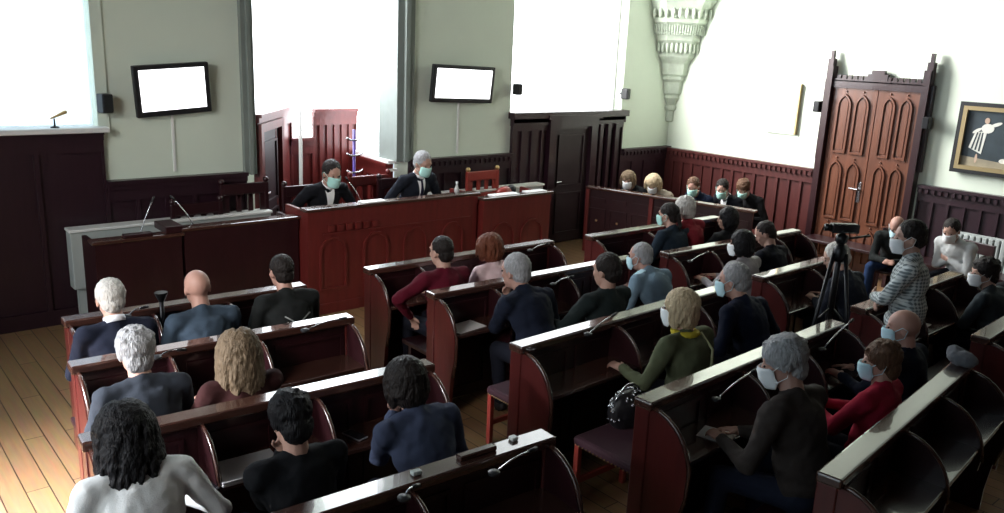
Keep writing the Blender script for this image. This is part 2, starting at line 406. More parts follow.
# ---------------------------------------------------------------- double door on the right wall
M = place((XR - .02, RD1, 0), (0, -1, 0)) @ Matrix.Diagonal((1, 1.04, 1, 1))     # local x runs towards the camera side, y up, z into the room
W = RD1 - RD0
b = MB(); b.box((0, 0, -.0), (W, 2.62, .03), M)
struct(b, 'trim_20', DOORW)
b = MB()
for x in (-.02, W - .07): b.box((x, 0, .0), (x + .09, 2.78, .14), M)
for x in (-.03, W - .05): b.box((x, 2.6, .02), (x + .08, 2.88, .12), M); b.box((x + .02, 2.88, .04), (x + .06, 2.99, .1), M)
for x in (-.06, W - .01): b.box((x, 1.5, .0), (x + .07, 2.6, .08), M)
b.box((0, 2.5, .0), (W, 2.6, .1), M)
struct(b, 'trim_21', WOOD)
b = MB(); n = 15
for i in range(n):
    x = .1 + (W - .2) * (i + .5) / n
    if abs(x - W / 2) < .1: continue
    b.box((x - .028, 2.6, .03), (x + .028, 2.67, .08), M)
b.box((.08, 2.585, .02), (W - .08, 2.62, .1), M); b.box((W / 2 - .14, 2.6, .02), (W / 2 + .14, 2.7, .09), M); b.box((W / 2 - .09, 2.7, .02), (W / 2 + .09, 2.75, .09), M)
struct(b, 'trim_22', WOOD)
def leaf(idx, x0, x1, handle_x):
    b = MB(); b.box((x0, .01, .03), (x1, 2.5, .065), M); o = struct(b, 'door_%d' % idx, DOORW)
    w = (x1 - x0 - .12) / 2
    for j in range(2):
        cx = x0 + .06 + w * (j + .5)
        for z0, h in ((.12, .50), (.70, .82), (1.62, .80)):
            m_ = MB(); MM = M @ Matrix.Translation((0, 0, .065)); arch_moulding(m_, MM, cx, z0, w - .05, h, b=.028, t=.03, pointed=True)
            m_.prism([(x + cx, y + z0 + .05) for x, y in arch_outline(w - .15, h - .1, pointed=True)], .012, MM)
            m_.ell(MM @ V((cx, z0 + h + .035, .01)), (.014, .014, .014)); m_.build('door_panel', DOORW, o)
    if not handle_x: return o
    h = MB(); h.bevbox((handle_x - .025, .98, .065), (handle_x + .025, 1.26, .075), .004, M); h.tube([M @ V((handle_x, 1.16, .07)), M @ V((handle_x, 1.16, .13)), M @ V((handle_x + (.12 if handle_x < (x0 + x1) / 2 else -.12), 1.165, .13))], .012)
    h.build('door_handle', STEEL, o); return o
leaf(4, .09, W * .52, W * .52 - .06)
leaf(5, W * .52 + .012, W - .08, 0)

# ---------------------------------------------------------------- corner corbel
prof = [(.07, 1.83), (.10, 1.85), (.10, 2.02), (.14, 2.04), (.15, 2.08), (.115, 2.12), (.18, 2.24), (.17, 2.28), (.21, 2.32), (.22, 2.50), (.26, 2.55), (.245, 2.60), (.28, 2.63), (.29, 2.80),
        (.30, 2.82), (.36, 2.90), (.37, 2.93), (.35, 3.00), (.40, 3.14), (.43, 3.18), (.43, 3.26), (.40, 3.30), (.46, 3.42), (.50, 3.46), (.50, 3.52), (.47, 3.56), (.56, 3.74), (.60, 3.8), (.66, 4.1), (.74, 4.5), (.8, 4.55)]
t = thing('wall_corbel', 'pale stone corbel tapering downward in the corner beside the bright wall', 'corbel', (XR, YF, 1.83))
b = MB(); prof = [(r * (1 + .36 * max(0, min(1, (z - 2.0) / 1.6))), z) for r, z in prof]
b.lathe(prof, (XR, YF, 0), n=8, a0=PI / 8); b.build('corbel_body', STONE, t)
b = MB()
for k in range(3):
    for i in range(6):
        for (z, r, s) in ((3.0, .36, 1), (3.56, .50, 1.1)):
            a = PI + PI / 8 + (k * 2 + 0) * PI / 8 - PI / 8 + PI / 2 * 0
    a0 = PI + PI / 8 + k * PI / 4 - PI / 8
for z, r, hgt in ((3.06, .475, .085), (3.60, .68, .08)):
    b = MB()
    for i in range(10):
        a = PI + (i + .5) * (PI / 2) / 10
        b.ell((XR + r * math.cos(a) * 1.0, YF + r * math.sin(a), z), (.030, .030, hgt))
    b.build('leaf_carving', STONE, t, smooth=True)
b = MB()
for i in range(22):
    a = PI + (i + .5) * (PI / 2) / 22;  r = .585
    b.tube([(XR + r * math.cos(a), YF + r * math.sin(a), 3.27), (XR + (r + .03) * math.cos(a), YF + (r + .03) * math.sin(a), 3.42)], .011, 6)
b.build('dentil_row', STONE, t)

# ---------------------------------------------------------------- televisions, speakers, plaque, painting
def tv(label, x0, x1, z0, z1, tilt, y, swing=0, roll=0):
    c = V(((x0 + x1) / 2, y, (z0 + z1) / 2)); w, h = x1 - x0, z1 - z0
    t = thing('wall_television', label, 'television', (c.x, c.y, z0))
    R = Matrix.Translation(c) @ Matrix.Rotation(swing, 4, 'Z') @ Matrix.Rotation(tilt, 4, 'X') @ Matrix.Rotation(roll, 4, 'Y')
    b = MB(); b.bevbox((-w / 2, 0, -h / 2), (w / 2, .06, h / 2), .012, R); b.build('frame', BLACK, t)
    b = MB(); b.box((-w / 2 + .055, -.006, -h / 2 + .06), (w / 2 - .055, .0, h / 2 - .045), R); b.build('screen', SCREEN, t)
    b = MB(); b.tube([R @ V((0, .05, 0)), V((c.x, YF, c.z))], .03); b.box((c.x - .12, YF - .03, c.z - .12), (c.x + .12, YF, c.z + .12)); b.build('wall_bracket', BLACKM, t)
    b = MB(); b.box((c.x + .0, YF - .02, 1.5), (c.x + .025, YF - .001, z0 + .1)); b.build('cable_cover', WHITE, t)
tv('wide wall television with white screen above the low desk, left of the bay', 2.67, 3.45, 2.11, 2.64, math.radians(6), YF - .14, 0, math.radians(-4.5))
tv('wide wall television with white screen above the man in a tie, right of the bay', 6.38, 7.42, 2.20, 2.69, math.radians(5), YF - .14, 0, math.radians(1.5))
def speaker(label, c, n, s=1.0):
    t = thing('wall_speaker', label, 'speaker', (c[0], c[1], c[2] - .1 * s), 'small black wall speakers')
    c = V(c); n = V(n).normalized(); x = n.cross(V((0, 0, 1))); 
    R = Matrix(((x.x, n.x, 0, c.x), (x.y, n.y, 0, c.y), (0, 0, 1, c.z), (0, 0, 0, 1)))
    b = MB(); b.bevbox((-.06 * s, -.05, -.1 * s), (.06 * s, .07, .1 * s), .015, R); b.build('cabinet', BLACK, t)
    b = MB(); b.bevbox((-.05 * s, .066, -.09 * s), (.05 * s, .076, .09 * s), .004, R); b.build('grille', BLACKM, t)
    b = MB(); b.tube([R @ V((0, -.05, 0)), R @ V((0, -.09, 0))], .015); b.build('bracket', BLACKM, t)
speaker('black box speaker on the jamb right of the curtained window', (2.385, YF - .1, 2.24), (.3, -1, 0), .95)
speaker('small black speaker at the left edge of the bright window above the dark door', (7.9, YF - .08, 2.38), (0, -1, 0), .8)
speaker('small black speaker at the right edge of the bright window above the dark door', (10.22, YF - .08, 2.31), (.2, -1, 0), .85)
speaker('black speaker beside the left post of the tall wooden double door', (XR - .12, RD1 + .1, 2.31), (-1, 0, 0), .8)
speaker('black speaker beside the right post of the tall wooden double door', (XR - .12, RD0 - .06, 2.22), (-1, 0, 0), .8)
t = thing('wall_picture', 'pale washed-out framed sheet with a thin brown edge on the bright right wall', 'picture', (XR - .03, 6.75, 1.86))
b = MB(); b.box((XR - .05, 6.6, 1.86), (XR - .01, 7.1, 2.61)); b.build('sheet', WHITE, t)
b = MB(); b.box((XR - .06, 6.57, 1.86), (XR - .005, 6.6, 2.61)); b.build('frame_edge', GILT, t)
# painting
PY0, PY1, PZ0, PZ1 = 4.30, 3.52, 1.63, 2.53
M = place((XR - .045, PY0, PZ0), (0, -1, 0)); w, h = PY0 - PY1, PZ1 - PZ0
t = thing('framed_painting', 'dark framed painting of a figure in a striped skirt on the right wall', 'painting', (XR - .04, (PY0 + PY1) / 2, PZ0))
b = MB(); ring(b, [(0, 0), (w, 0), (w, h), (0, h)], [(.07, .07), (w - .07, .07), (w - .07, h - .07), (.07, h - .07)], .05, M); b.build('outer_frame', BLACK, t)
b = MB(); ring(b, [(.05, .05), (w - .05, .05), (w - .05, h - .05), (.05, h - .05)], [(.10, .10), (w - .10, .10), (w - .10, h - .10), (.10, h - .10)], .058, M); b.build('gilt_slip', GILT, t)
PB_ = mat('painted_dark_ground', (.035, .05, .06), .4, noise_amt=.5, noise_scale=6)
b = MB(); b.box((.08, .08, -.01), (w - .08, h - .08, .01), M); cv = b.build('canvas', PB_, t)
def flat(pts, name, m, z=.0105): b = MB(); b.prism(pts, .003, M @ Matrix.Translation((0, 0, z - .0005))); b.build(name, m, cv)
PF = mat('painted_flesh', (.5, .36, .27), .5); PW = mat('painted_cream', (.7, .7, .64), .5); PGd = mat('painted_ground', (.3, .26, .18), .6, noise_amt=.4)
flat([(.10, .10), (w - .10, .10), (w - .10, .17), (.10, .22)], 'painted_floor', PGd)
def blob(cx, cy, rx, ry, n=14, rot=0): return [(cx + rx * math.cos(2 * PI * k / n) * math.cos(rot) - ry * math.sin(2 * PI * k / n) * math.sin(rot), cy + rx * math.cos(2 * PI * k / n) * math.sin(rot) + ry * math.sin(2 * PI * k / n) * math.cos(rot)) for k in range(n)]
flat([(.17, .33), (.33, .26), (.36, .55), (.22, .53)], 'painted_skirt', PW, .0125)
for k in range(3): flat([(.20 + .045 * k, .32 - .012 * k), (.22 + .045 * k, .315 - .012 * k), (.26 + .03 * k, .53), (.245 + .03 * k, .53)], 'painted_stripe', PB_, .015)
flat(blob(.36, .585, .075, .06), 'painted_blouse', PW, .0135); flat(blob(.34, .68, .03, .038), 'painted_face', PF, .0135)
flat(blob(.45, .64, .07, .022, rot=.4), 'painted_arm', PW, .0125); flat(blob(.24, .55, .06, .02, rot=.6), 'painted_sleeve', PW, .0125)
flat(blob(.28, .20, .015, .06), 'painted_leg', PF, .0125); flat(blob(.60, .2, .05, .03), 'painted_bundle', PW, .0125)
# right-wall radiator under the painting
t = thing('panel_radiator', 'white ribbed radiator on the right wall behind the man in the white shirt', 'radiator', (XR - .12, 3.4, .3))
b = MB()
for i in range(22):
    y = 4.0 - i * .075; b.bevbox((XR - .17, y - .03, .30), (XR - .08, y + .03, .86), .012)
b.build('ribs', RAD, t)
b = MB(); b.bevbox((XR - .15, 2.36, .84), (XR - .1, 4.03, .88), .01); b.build('top_rail', RAD, t)
# low pale covers on the front wall
for lab, x0, x1 in (('long pale heater cover behind the low desk on the left', 1.93, 4.05), ('pale heater cover behind the empty red chair', 6.25, 8.35)):
    t = thing('heater_cover', lab, 'heater cover', ((x0 + x1) / 2, YF - .2, .42))
    b = MB(); b.bevbox((x0, YF - .26, .40), (x1, YF - .09, 1.0), .012); b.build('casing', RAD, t)
    b = MB(); b.bevbox((x0 - .01, YF - .28, .99), (x1 + .01, YF - .09, 1.02), .008); b.build('top_board', WHITE, t)
    for xx in (x0 + .05, x1 - .12): b = MB(); b.box((xx, YF - .2, 0), (xx + .07, YF - .12, .41)); b.build('foot', RAD, t)
# small microphone on the window sill and a curtain
c = on_y(46 + 3, 133, YF - .02); c = V((1.93, YF - .05, ZS + .035))
t = thing('sill_microphone', 'small microphone on a stand on the window sill by the curtained window', 'microphone', c)
b = MB(); b.lathe([(.04, 0), (.04, .01), (.01, .02), (.007, .09)], c, 12); b.build('stand', BLACKM, t)
b = MB(); b.cap(c + V((-.03, 0, .09)), c + V((.10, -.01, .15)), .008, .02); b.build('microphone_head', BRASS, t)
def curtain(x0, x1, z0, z1, y):
    m = bpy.data.materials.new('sheer_curtain'); m.use_nodes = True; nt = m.node_tree; nt.nodes.clear()
    o = nt.nodes.new('ShaderNodeOutputMaterial'); tr = nt.nodes.new('ShaderNodeBsdfTranslucent'); tp = nt.nodes.new('ShaderNodeBsdfTransparent'); mx = nt.nodes.new('ShaderNodeMixShader')
    tr.inputs[0].default_value = (.85, .92, 1, 1); mx.inputs[0].default_value = .6
    nt.links.new(tp.outputs[0], mx.inputs[1]); nt.links.new(tr.outputs[0], mx.inputs[2]); nt.links.new(mx.outputs[0], o.inputs[0])
    b = MB(); n = 160; vs = []
    for j, z in enumerate((z0, z1)):
        for i in range(n + 1):
            x = x0 + (x1 - x0) * i / n; vs.append((x, y + .03 * math.sin(i * .55) + .012 * math.sin(i * 1.7 + 1), z))
    b.add(vs, [(i, i + 1, n + 2 + i, n + 1 + i) for i in range(n)])
    return solo(b, 'window_curtain', m, 'sheer white curtain hanging in folds over the far left window', 'curtain', ((x0 + x1) / 2, y, z0), smooth=True)
curtain(XA + .03, 2.31, ZS + .04, WTOP - .05, YF + .07)

# ---------------------------------------------------------------- judges' desk, low desk
def desk_body(t, x0, x1, y0, y1, ztop, arches, dent=None, m=WOODR):
    b = MB(); b.box((x0, y0, .0), (x1, y0 + .04, ztop - .03)); b.box((x0, y0 + .041, 0), (x0 + .04, y1, ztop - .03)); b.box((x1 - .04, y0 + .041, 0), (x1, y1, ztop - .03))
    b.bevbox((x0 - .02, y0 - .02, 0), (x1 + .02, y0, .12), .006); b.box((x0, y0 - .012, ztop - .14), (x1, y0, ztop - .03))
    b.build('desk_body', m, t)
    b = MB(); b.bevbox((x0 - .03, y0 - .035, ztop - .035), (x1 + .03, y0 + .13, ztop), .012); b.build('parapet_rail', RAIL, t)
    b = MB(); b.bevbox((x0 + .04, y0 + .05, ztop - .16), (x1 - .04, y1, ztop - .12), .008); b.build('desk_top', WOOD, t)
    M = place((x0, y0, 0), (1, 0, 0))
    for cx, w, z0, h in arches:
        b = MB(); arch_moulding(b, M, cx - x0, z0, w, h, b=.028, t=.022); b.build('arched_panel', m, t)
    if dent:
        b = MB()
        for i in range(dent[2]):
            x = dent[0] + (dent[1] - dent[0]) * i / (dent[2] - 1); b.box((x - .035, y0 - .025, ztop - .27), (x + .035, y0, ztop - .20))
        b.box((dent[0] - .1, y0 - .012, ztop - .31), (x1 - .1, y0, ztop - .29)); b.build('dentil_band', m, t)
t = thing('judges_desk', 'long tall mahogany judges desk with arched front panels', 'desk', (5.2, 7.8, 0))
desk_body(t, 4.02, 6.33, 7.80, 8.32, 1.20, [(4.32 + .545 * i, .34, .27, .60) for i in range(4)], (4.3, 4.85, 6))
t = thing('side_desk', 'shorter mahogany desk section with papers at the right end of the tall desk', 'desk', (6.95, 7.7, 0))
desk_body(t, 6.37, 7.52, 7.72, 8.3, 1.135, [(6.7, .4, .3, .5), (7.2, .4, .3, .5)])
t = thing('low_desk', 'dark low clerk desk left of the tall desk, with two thin microphones', 'desk', (3.0, 8.0, 0))
desk_body(t, 2.78, 4.0, 7.98, 8.42, 1.10, [], m=WOOD)
t = thing('lectern_desk', 'dark desk section with stepped top at the far left end', 'desk', (2.3, 8.0, 0))
desk_body(t, 1.96, 2.75, 7.98, 8.42, 1.06, [], m=WOOD)
b = MB(); b.bevbox((2.22, 7.96, 1.06), (2.48, 8.05, 1.09), .006); b.bevbox((2.6, 7.96, 1.06), (2.77, 8.3, 1.13), .008); b.build('raised_edge', WOOD, t)
# dais behind the tall desk
b = MB(); b.bevbox((4.08, 8.36, 0), (7.5, 8.9 - .04, .30), .01); o = struct(b, 'trim_23', WOOD)
def goose(label, p0, p1, head=None, group=None, r=.005, bend=.06):
    p0, p1 = V(p0), V(p1); t = thing('gooseneck_microphone', label, 'microphone', p0, group)
    pts = [p0.lerp(p1, k / 6) + V((0, 0, bend * math.sin(PI * k / 6))) for k in range(7)]
    b = MB(); b.tube(pts, r, 6); b.build('gooseneck', STEEL, t, smooth=True)
    d = (pts[-1] - pts[-2]).normalized(); b = MB(); b.cap(pts[-1], pts[-1] + d * .05, .010, .011, 8); b.build('microphone_head', BLACK, t, smooth=True)
    b = MB(); b.lathe([(.03, -.0), (.03, .012), (.012, .02)], p0, 12); b.build('microphone_base', BLACK, t)
    return t
goose('left of two thin gooseneck microphones on the dark low desk', (2.40, 8.2, .94), (2.56, 8.2, 1.34), bend=.02)
goose('right of two thin gooseneck microphones on the dark low desk', (3.0, 8.2, .98), (2.78, 8.2, 1.34), bend=.03)
goose('gooseneck microphone on the tall desk before the left seated official', (4.90, 8.1, 1.08), (4.72, 8.15, 1.40), bend=.02)
# things on the desks
def paper(label, c, w, d, rz=0, n=1, m=PAPER, th=.004, name='paper_sheet', cat='paper'):
    b = MB(); R = Matrix.Translation(c) @ Matrix.Rotation(rz, 4, 'Z')
    b.box((-w / 2, -d / 2, 0), (w / 2, d / 2, th), R)
    return solo(b, name, m, label, cat, c)
paper('white papers lying before the left seated official', (4.85, 7.85, 1.201), .30, .13, .0, th=.012, name='paper_stack')
paper('white papers lying in front of the empty red chair', (6.75, 7.78, 1.136), .42, .14, .0, th=.012, name='paper_stack')
paper('white papers at the right end of the side desk', (7.28, 7.78, 1.136), .32, .14, 0, th=.012, name='paper_stack')
t = thing('document_bag', 'dark red bag with black flap lying on the side desk', 'bag', (7.02, 8.0, 1.015))
b = MB(); b.ell((7.0, 8.05, 1.10), (.14, .08, .085)); b.remesh('bag_body', REDW, t, .012)
b = MB(); b.ell((7.10, 8.04, 1.14), (.07, .07, .06)); b.remesh('bag_flap', BLACK, t, .012)
t = thing('water_bottle', 'small clear bottle beside the man in a tie on the tall desk', 'bottle', (6.20, 8.05, 1.08))
b = MB(); b.lathe([(.03, 0), (.033, .02), (.033, .13), (.013, .18), (.013, .2)], (6.20, 8.05, 1.08), 16); b.build('bottle_body', mat('clear_plastic', (.9, .95, .95), .1, trans=.6), t, smooth=True)
b = MB(); b.lathe([(.016, 0), (.016, .02)], (6.20, 8.05, 1.28), 12); b.build('bottle_cap', WHITE, t)
# white pole and coat stand in the bay
t = thing('white_pole', 'slim white flagpole standing in the bay behind the tall desk', 'pole', (4.60, 9.1, 0))
b = MB(); b.tube([(4.60, 9.1, 0), (4.62, 9.1, 2.4)], .022, 10); b.build('pole_shaft', WHITE, t, smooth=True)
b = MB(); b.lathe([(.16, 0), (.16, .02), (.03, .05)], (4.60, 9.1, 0), 20); b.build('pole_base', WHITE, t)
t = thing('coat_stand', 'slender violet-grey stand with short arms in the bay', 'stand', (5.44, 9.25, 0))
vm = mat('violet_lacquer', (.12, .07, .35), .3, coat=.4)
b = MB(); b.tube([(5.44, 9.25, 0), (5.44, 9.25, 1.85)], .02, 10); b.build('stand_post', vm, t, smooth=True)
for z in (1.3, 1.52, 1.72):
    b = MB(); b.tube([(5.32, 9.23, z + .03), (5.38, 9.23, z), (5.50, 9.23, z), (5.56, 9.23, z + .03)], .012, 8); b.build('stand_arm', STEEL, t, smooth=True)
b = MB(); b.lathe([(.18, 0), (.18, .02), (.03, .06)], (5.44, 9.25, 0), 20); b.build('stand_base', vm, t)

def carved_chair(label, x, y, z, m, rz=0, back_h=1.15, group=None, w=.52):
    """chair facing -Y (towards the hall) with pierced back, two finials"""
    t = thing('carved_chair', label, 'chair', (x, y, z), group)
    R = Matrix.Translation((x, y, z)) @ Matrix.Rotation(rz, 4, 'Z')
    for sx in (-1, 1):
        b = MB(); b.bevbox((sx * w / 2 - .025, .20, 0), (sx * w / 2 + .025, .25, back_h), .008, R); b.build('back_post', m, t)
        b = MB(); b.ell(R @ V((sx * w / 2, .225, back_h + .03)), (.035, .035, .035)); b.build('finial', BRASS if m is REDW else m, t, smooth=True)
        b = MB(); b.bevbox((sx * w / 2 - .025, -.25, 0), (sx * w / 2 + .025, -.2, .45), .008, R); b.build('leg', m, t)
        b = MB(); b.bevbox((sx * w / 2 - .025, -.22, .66), (sx * w / 2 + .025, .22, .70), .01, R); b.bevbox((sx * w / 2 - .02, -.22, .44), (sx * w / 2 + .02, -.18, .68), .006, R); b.build('armrest', m, t)
    b = MB(); b.bevbox((-w / 2, -.26, .42), (w / 2, .24, .50), .02, R); b.build('seat', REDUPH, t)
    b = MB()
    b.bevbox((-w / 2, .205, back_h - .12), (w / 2, .245, back_h), .01, R); b.bevbox((-w / 2, .205, .62), (w / 2, .245, .70), .01, R)
    zz = back_h - .12
    n = 4
    for i in range(n):
        xx = -w / 2 + .05 + (w - .1) * i / (n - 1); b.bevbox((xx - .028, .21, .7), (xx + .028, .24, zz), .006, R)
    MM = R @ Matrix.Translation((0, .24, 0)) @ Matrix.Rotation(PI / 2, 4, 'X')
    for i in range(3):
        xx = -w / 2 + .05 + (w - .1) * (i + .5) / 3; b.prism([(xx - .07, zz), (xx - .07, zz - .05), (xx - .045, zz - .015), (xx, zz), ], .03, MM); b.prism([(xx + .07, zz), (xx, zz), (xx + .045, zz - .015), (xx + .07, zz - .05)], .03, MM)
    b.build('pierced_back', m, t); return t
carved_chair('empty red wooden chair with pierced back behind the side desk', 7.18, 8.52, .28, REDW, back_h=1.0)
carved_chair('dark wooden chair with pierced back at the left low desk', 3.22, 8.58, 0, WOOD, back_h=1.17)
carved_chair('tall dark chair with pale finials beside the bay at the left', 3.78, 8.62, 0, WOOD, back_h=1.34)
carved_chair('carved chair standing in the bay between the two officials', 5.42, 8.62, .28, WOODR, back_h=1.04, w=.55)

# ---------------------------------------------------------------- pews
CAPZ = 1.0
def d_outline(low):
    """side profile in (depth, height): depth measured from the partition towards the camera side"""
    pts = [(0, .955), (.05, .95)]
    for k in range(1, 9):
        t = PI / 2 * k / 8; pts.append((.05 + .28 * math.sin(t), .95 - .33 * (1 - math.cos(t))))
    if low == 0: pts += [(.325, .5), (.29, .35), (.27, .15), (.27, 0), (0, 0)]
    else: pts += [(.325, .56), (.29, .49), (.22, .45), (.12, .44), (0, .44)]
    return pts
def dvs(p, q, *pts):
    p, q = V((*p, 0)), V((*q, 0)); u = (q - p).normalized(); return [max(.1, min((q - p).length - .1, (V((*at(a, c, .95).xy, 0)) - p).dot(u))) for a, c in pts]
def pew(label, p, q, dividers=(), seat=True, shelf=True, ends=(1, 1), group='courtroom pews', seat_x0=.02):
    if dividers and isinstance(dividers[0], tuple): dividers = dvs(p, q, *dividers)
    p, q = V((p[0], p[1], 0)), V((q[0], q[1], 0)); L = (q - p).length
    t = thing('court_pew', label, 'pew', (p + q) / 2, group)
    M = place(p, q - p)           # x along pew, y up, z toward the camera side
    def bx(name, m, lo, hi, bev=.006):
        b = MB(); b.bevbox(lo, hi, bev, M); return b.build(name, m, t)
    b = MB(); b.box((0, .02, -.02), (L, .95, .02), M)
    n = max(2, round(L / .55))
    for k in range(n):
        for zz in (.02,):
            MM = M @ Matrix.Translation((0, 0, zz)); rect_moulding(b, MM, L * k / n + .04, .1, L * (k + 1) / n - .04, .88, b=.025, t=.012)
        MM = M @ Matrix.Translation((0, 0, -.02)) @ Matrix.Diagonal((1, 1, -1, 1)); rect_moulding(b, MM, L * k / n + .04, .1, L * (k + 1) / n - .04, .88, b=.025, t=.012)
    b.build('partition', WOOD, t)
    bx('top_rail', RAIL, (-.035, .945, -.065), (L + .035, 1.0, .065), .012)
    if shelf:
        bx('writing_shelf', RAIL, (.0, .68, .02), (L, .71, .315), .006)
    if seat:
        bx('seat_board', WOOD, (seat_x0, .40, -.50), (L - .02, .44, -.02), .008)
        b = MB(); b.box((seat_x0 + .02, .0, -.42), (L - .04, .40, -.38), M); b.build('seat_riser', WOOD, t)
    for e, x in ((0, -.02), (1, L - .03)):
        if ends[e]:
            b = MB(); b.bevbox((x, 0, -.06), (x + .05, .95, .045), .008, M); b.build('end_post', PEWEND, t)
            b = MB(); b.prism([(-d, h) for d, h in d_outline(0)], .035, M @ Matrix.Translation((x + .008, 0, 0)) @ Matrix.Rotation(PI / 2, 4, 'Y')); b.build('end_panel', WOOD if e else PEWEND, t)
            b = MB(); ol = d_outline(0)[1:12]; b.tube([M @ V((x + .025, h + .004, d + .004)) for d, h in ol], .014, 8); b.build('end_moulding', RAIL, t, smooth=True)
    for x in dividers:
        b = MB(); b.prism([(-d, h) for d, h in d_outline(1)], .03, M @ Matrix.Translation((x - .015, 0, 0)) @ Matrix.Rotation(PI / 2, 4, 'Y')); b.build('seat_divider', WOOD, t)
        b = MB(); ol = d_outline(1)[1:10]; b.tube([M @ V((x, h + .003, d + .003)) for d, h in ol], .012, 8); b.build('divider_moulding', RAIL, t, smooth=True)
    return t
pew('front left pew, nearest the low desk, before the white-haired man', (1.27, 6.03), (2.99, 5.95), ((147, 308), (222, 298)), seat=False)
pew('second left pew, behind the bald man in the blue-grey jacket', (1.10, 5.14), (2.90, 5.04), ((167, 354), (255, 337)))
pew('third left pew, in front of the woman with the laptop', (.90, 4.10), (2.85, 3.97), ((201, 424), (314, 396)))
pew('nearest left pew with phones and small boxes on its rail, behind the woman in blue', (.55, 2.93), (2.78, 2.80), ((300, 520), (417, 497)))
pew('front middle pew before the man in the maroon sweater', (3.73, 6.08), (5.90, 6.05), ((425, 270), (490, 260)), seat=False)
pew('second middle pew behind the man in the maroon sweater', (3.78, 5.18), (6.12, 5.12), ((500, 292), (573, 279)))
pew('third middle pew in front of the woman in the green top', (3.56, 3.88), (6.12, 3.96), ((612, 325), (690, 303)), seat_x0=.62)
pew('fourth middle pew in front of the grey-haired man in the brown jacket', (3.58, 2.78), (5.95, 2.87), ((742, 372), (806, 352)), seat_x0=.60)
pew('nearest middle pew at the lower right, behind the woman in red', (3.64, 1.66), (5.86, 1.90), ((902, 431), (938, 397)))
pew('front right pew beside the far aisle before the man in the teal mask', (6.48, 5.99), (8.7, 5.93), ((641, 231), (685, 226)), seat=False)
pew('second right pew in front of the two dark-haired people by the wall', (6.60, 5.04), (8.9, 4.94), (.6, 1.2, 1.8))
pew('third right pew in front of the man behind the tripod', (6.64, 3.98), (8.0, 4.0), ((803, 268),))
pew('fourth right pew in front of the man in the grey jacket', (6.50, 2.95), (8.5, 2.97), (.65, 1.3))
pew('nearest right pew behind the man in the grey jacket', (6.60, 2.05), (8.6, 2.15), (.6, 1.2))
# bench against the right wall
t = thing('wall_bench', 'long dark wooden bench with slatted ledge along the right wall', 'bench', (10.9, 4.6, 0))
b = MB(); b.bevbox((10.95, 2.0, .42), (11.36, 6.0, .46), .008); b.build('seat_board', WOOD, t)
for y in (2.1, 3.4, 4.7, 5.9): b = MB(); b.box((11.0, y, 0), (11.33, y + .05, .42)); b.build('leg', WOOD, t)
# jury box (faces the hall, runs along the right wall)
J0, J1, J2, J3 = V((8.93, 8.36, 0)), V((9.19, 7.36, 0)), V((9.52, 5.92, 0)), V((9.65, 6.1, 0))
def jury(label, p, q, npan):
    t = thing('jury_box', label, 'jury box', (p + q) / 2, 'jury box sections'); L = (q - p).length; M = place(q, p - q)  # z toward hall? fix below
    nz = M.to_3x3() @ V((0, 0, 1))
    if nz.x > 0: M = place(p, q - p)
    b = MB(); b.box((0, 0, -.04), (L, .97, 0), M); b.bevbox((0, 0, 0), (L, .12, .02), .004, M)
    b.build('front_panel', WOOD, t)
    b = MB(); b.bevbox((-.03, .96, -.09), (L + .03, 1.0, .05), .01, M); b.build('top_rail', RAIL, t)
    for k in range(npan):
        b = MB(); rect_moulding(b, M, L * k / npan + .03, .2, L * (k + 1) / npan - .03, .68, b=.02, t=.015); b.box((L * k / npan + .05, .78, 0), (L * (k + 1) / npan - .05, .84, .012), M); b.build('raised_panel', WOOD, t)
        b = MB(); b.ell(M @ V((L * (k + .5) / npan, .50, .02)), .018); b.build('knob', BRASS, t, smooth=True)
    b = MB(); b.bevbox((-.03, 0, -.06), (.03, .96, .03), .006, M); b.build('corner_post', WOODR, t)
    b = MB(); b.bevbox((.0, .40, -.85), (L, .44, -.45), .008, M); b.build('seat_board', WOOD, t)
    b = MB(); b.box((.0, .0, -.84), (L, .40, -.80), M); b.build('seat_riser', WOOD, t)
jury('far section of the wooden jury box before the two women', J0, J1, 3)
jury('near section of the wooden jury box before the three men in masks', J1, J2, 3)

# aisle chairs
def aisle_chair(label, x, y, rz):
    t = thing('upholstered_chair', label, 'chair', (x, y, 0)); R = Matrix.Translation((x, y, 0)) @ Matrix.Rotation(rz, 4, 'Z')
    for sx in (-1, 1):
        for sy in (-1, 1):
            b = MB(); b.bevbox((sx * .2 - .022, sy * .2 - .022, 0), (sx * .2 + .022, sy * .2 + .022, .44), .006, R); b.build('leg', REDW, t)
    b = MB(); b.bevbox((-.24, -.24, .42), (.24, .24, .50), .03, R); b.build('seat', REDUPH, t)
    b = MB()
    for i in range(14):
        for sx in (-1, 1): b.ell(R @ V((-.22 + .44 * i / 13, sx * .243, .445)), .007, nu=6, nv=4)
    b.build('stud_row', BRASS, t)
    b = MB(); b.box((-.2, -.21, .15), (.2, -.19, .2), R); b.box((-.2, .19, .15), (.2, .21, .2), R); b.build('stretcher', REDW, t)
    b = MB(); b.bevbox((-.23, -.25, .5), (.23, -.19, .95), .03, R); b.build('backrest', REDUPH, t)
aisle_chair('studded wooden chair in the aisle left of the third middle pew', 3.86, 4.36, PI / 2 + PI) if False else None
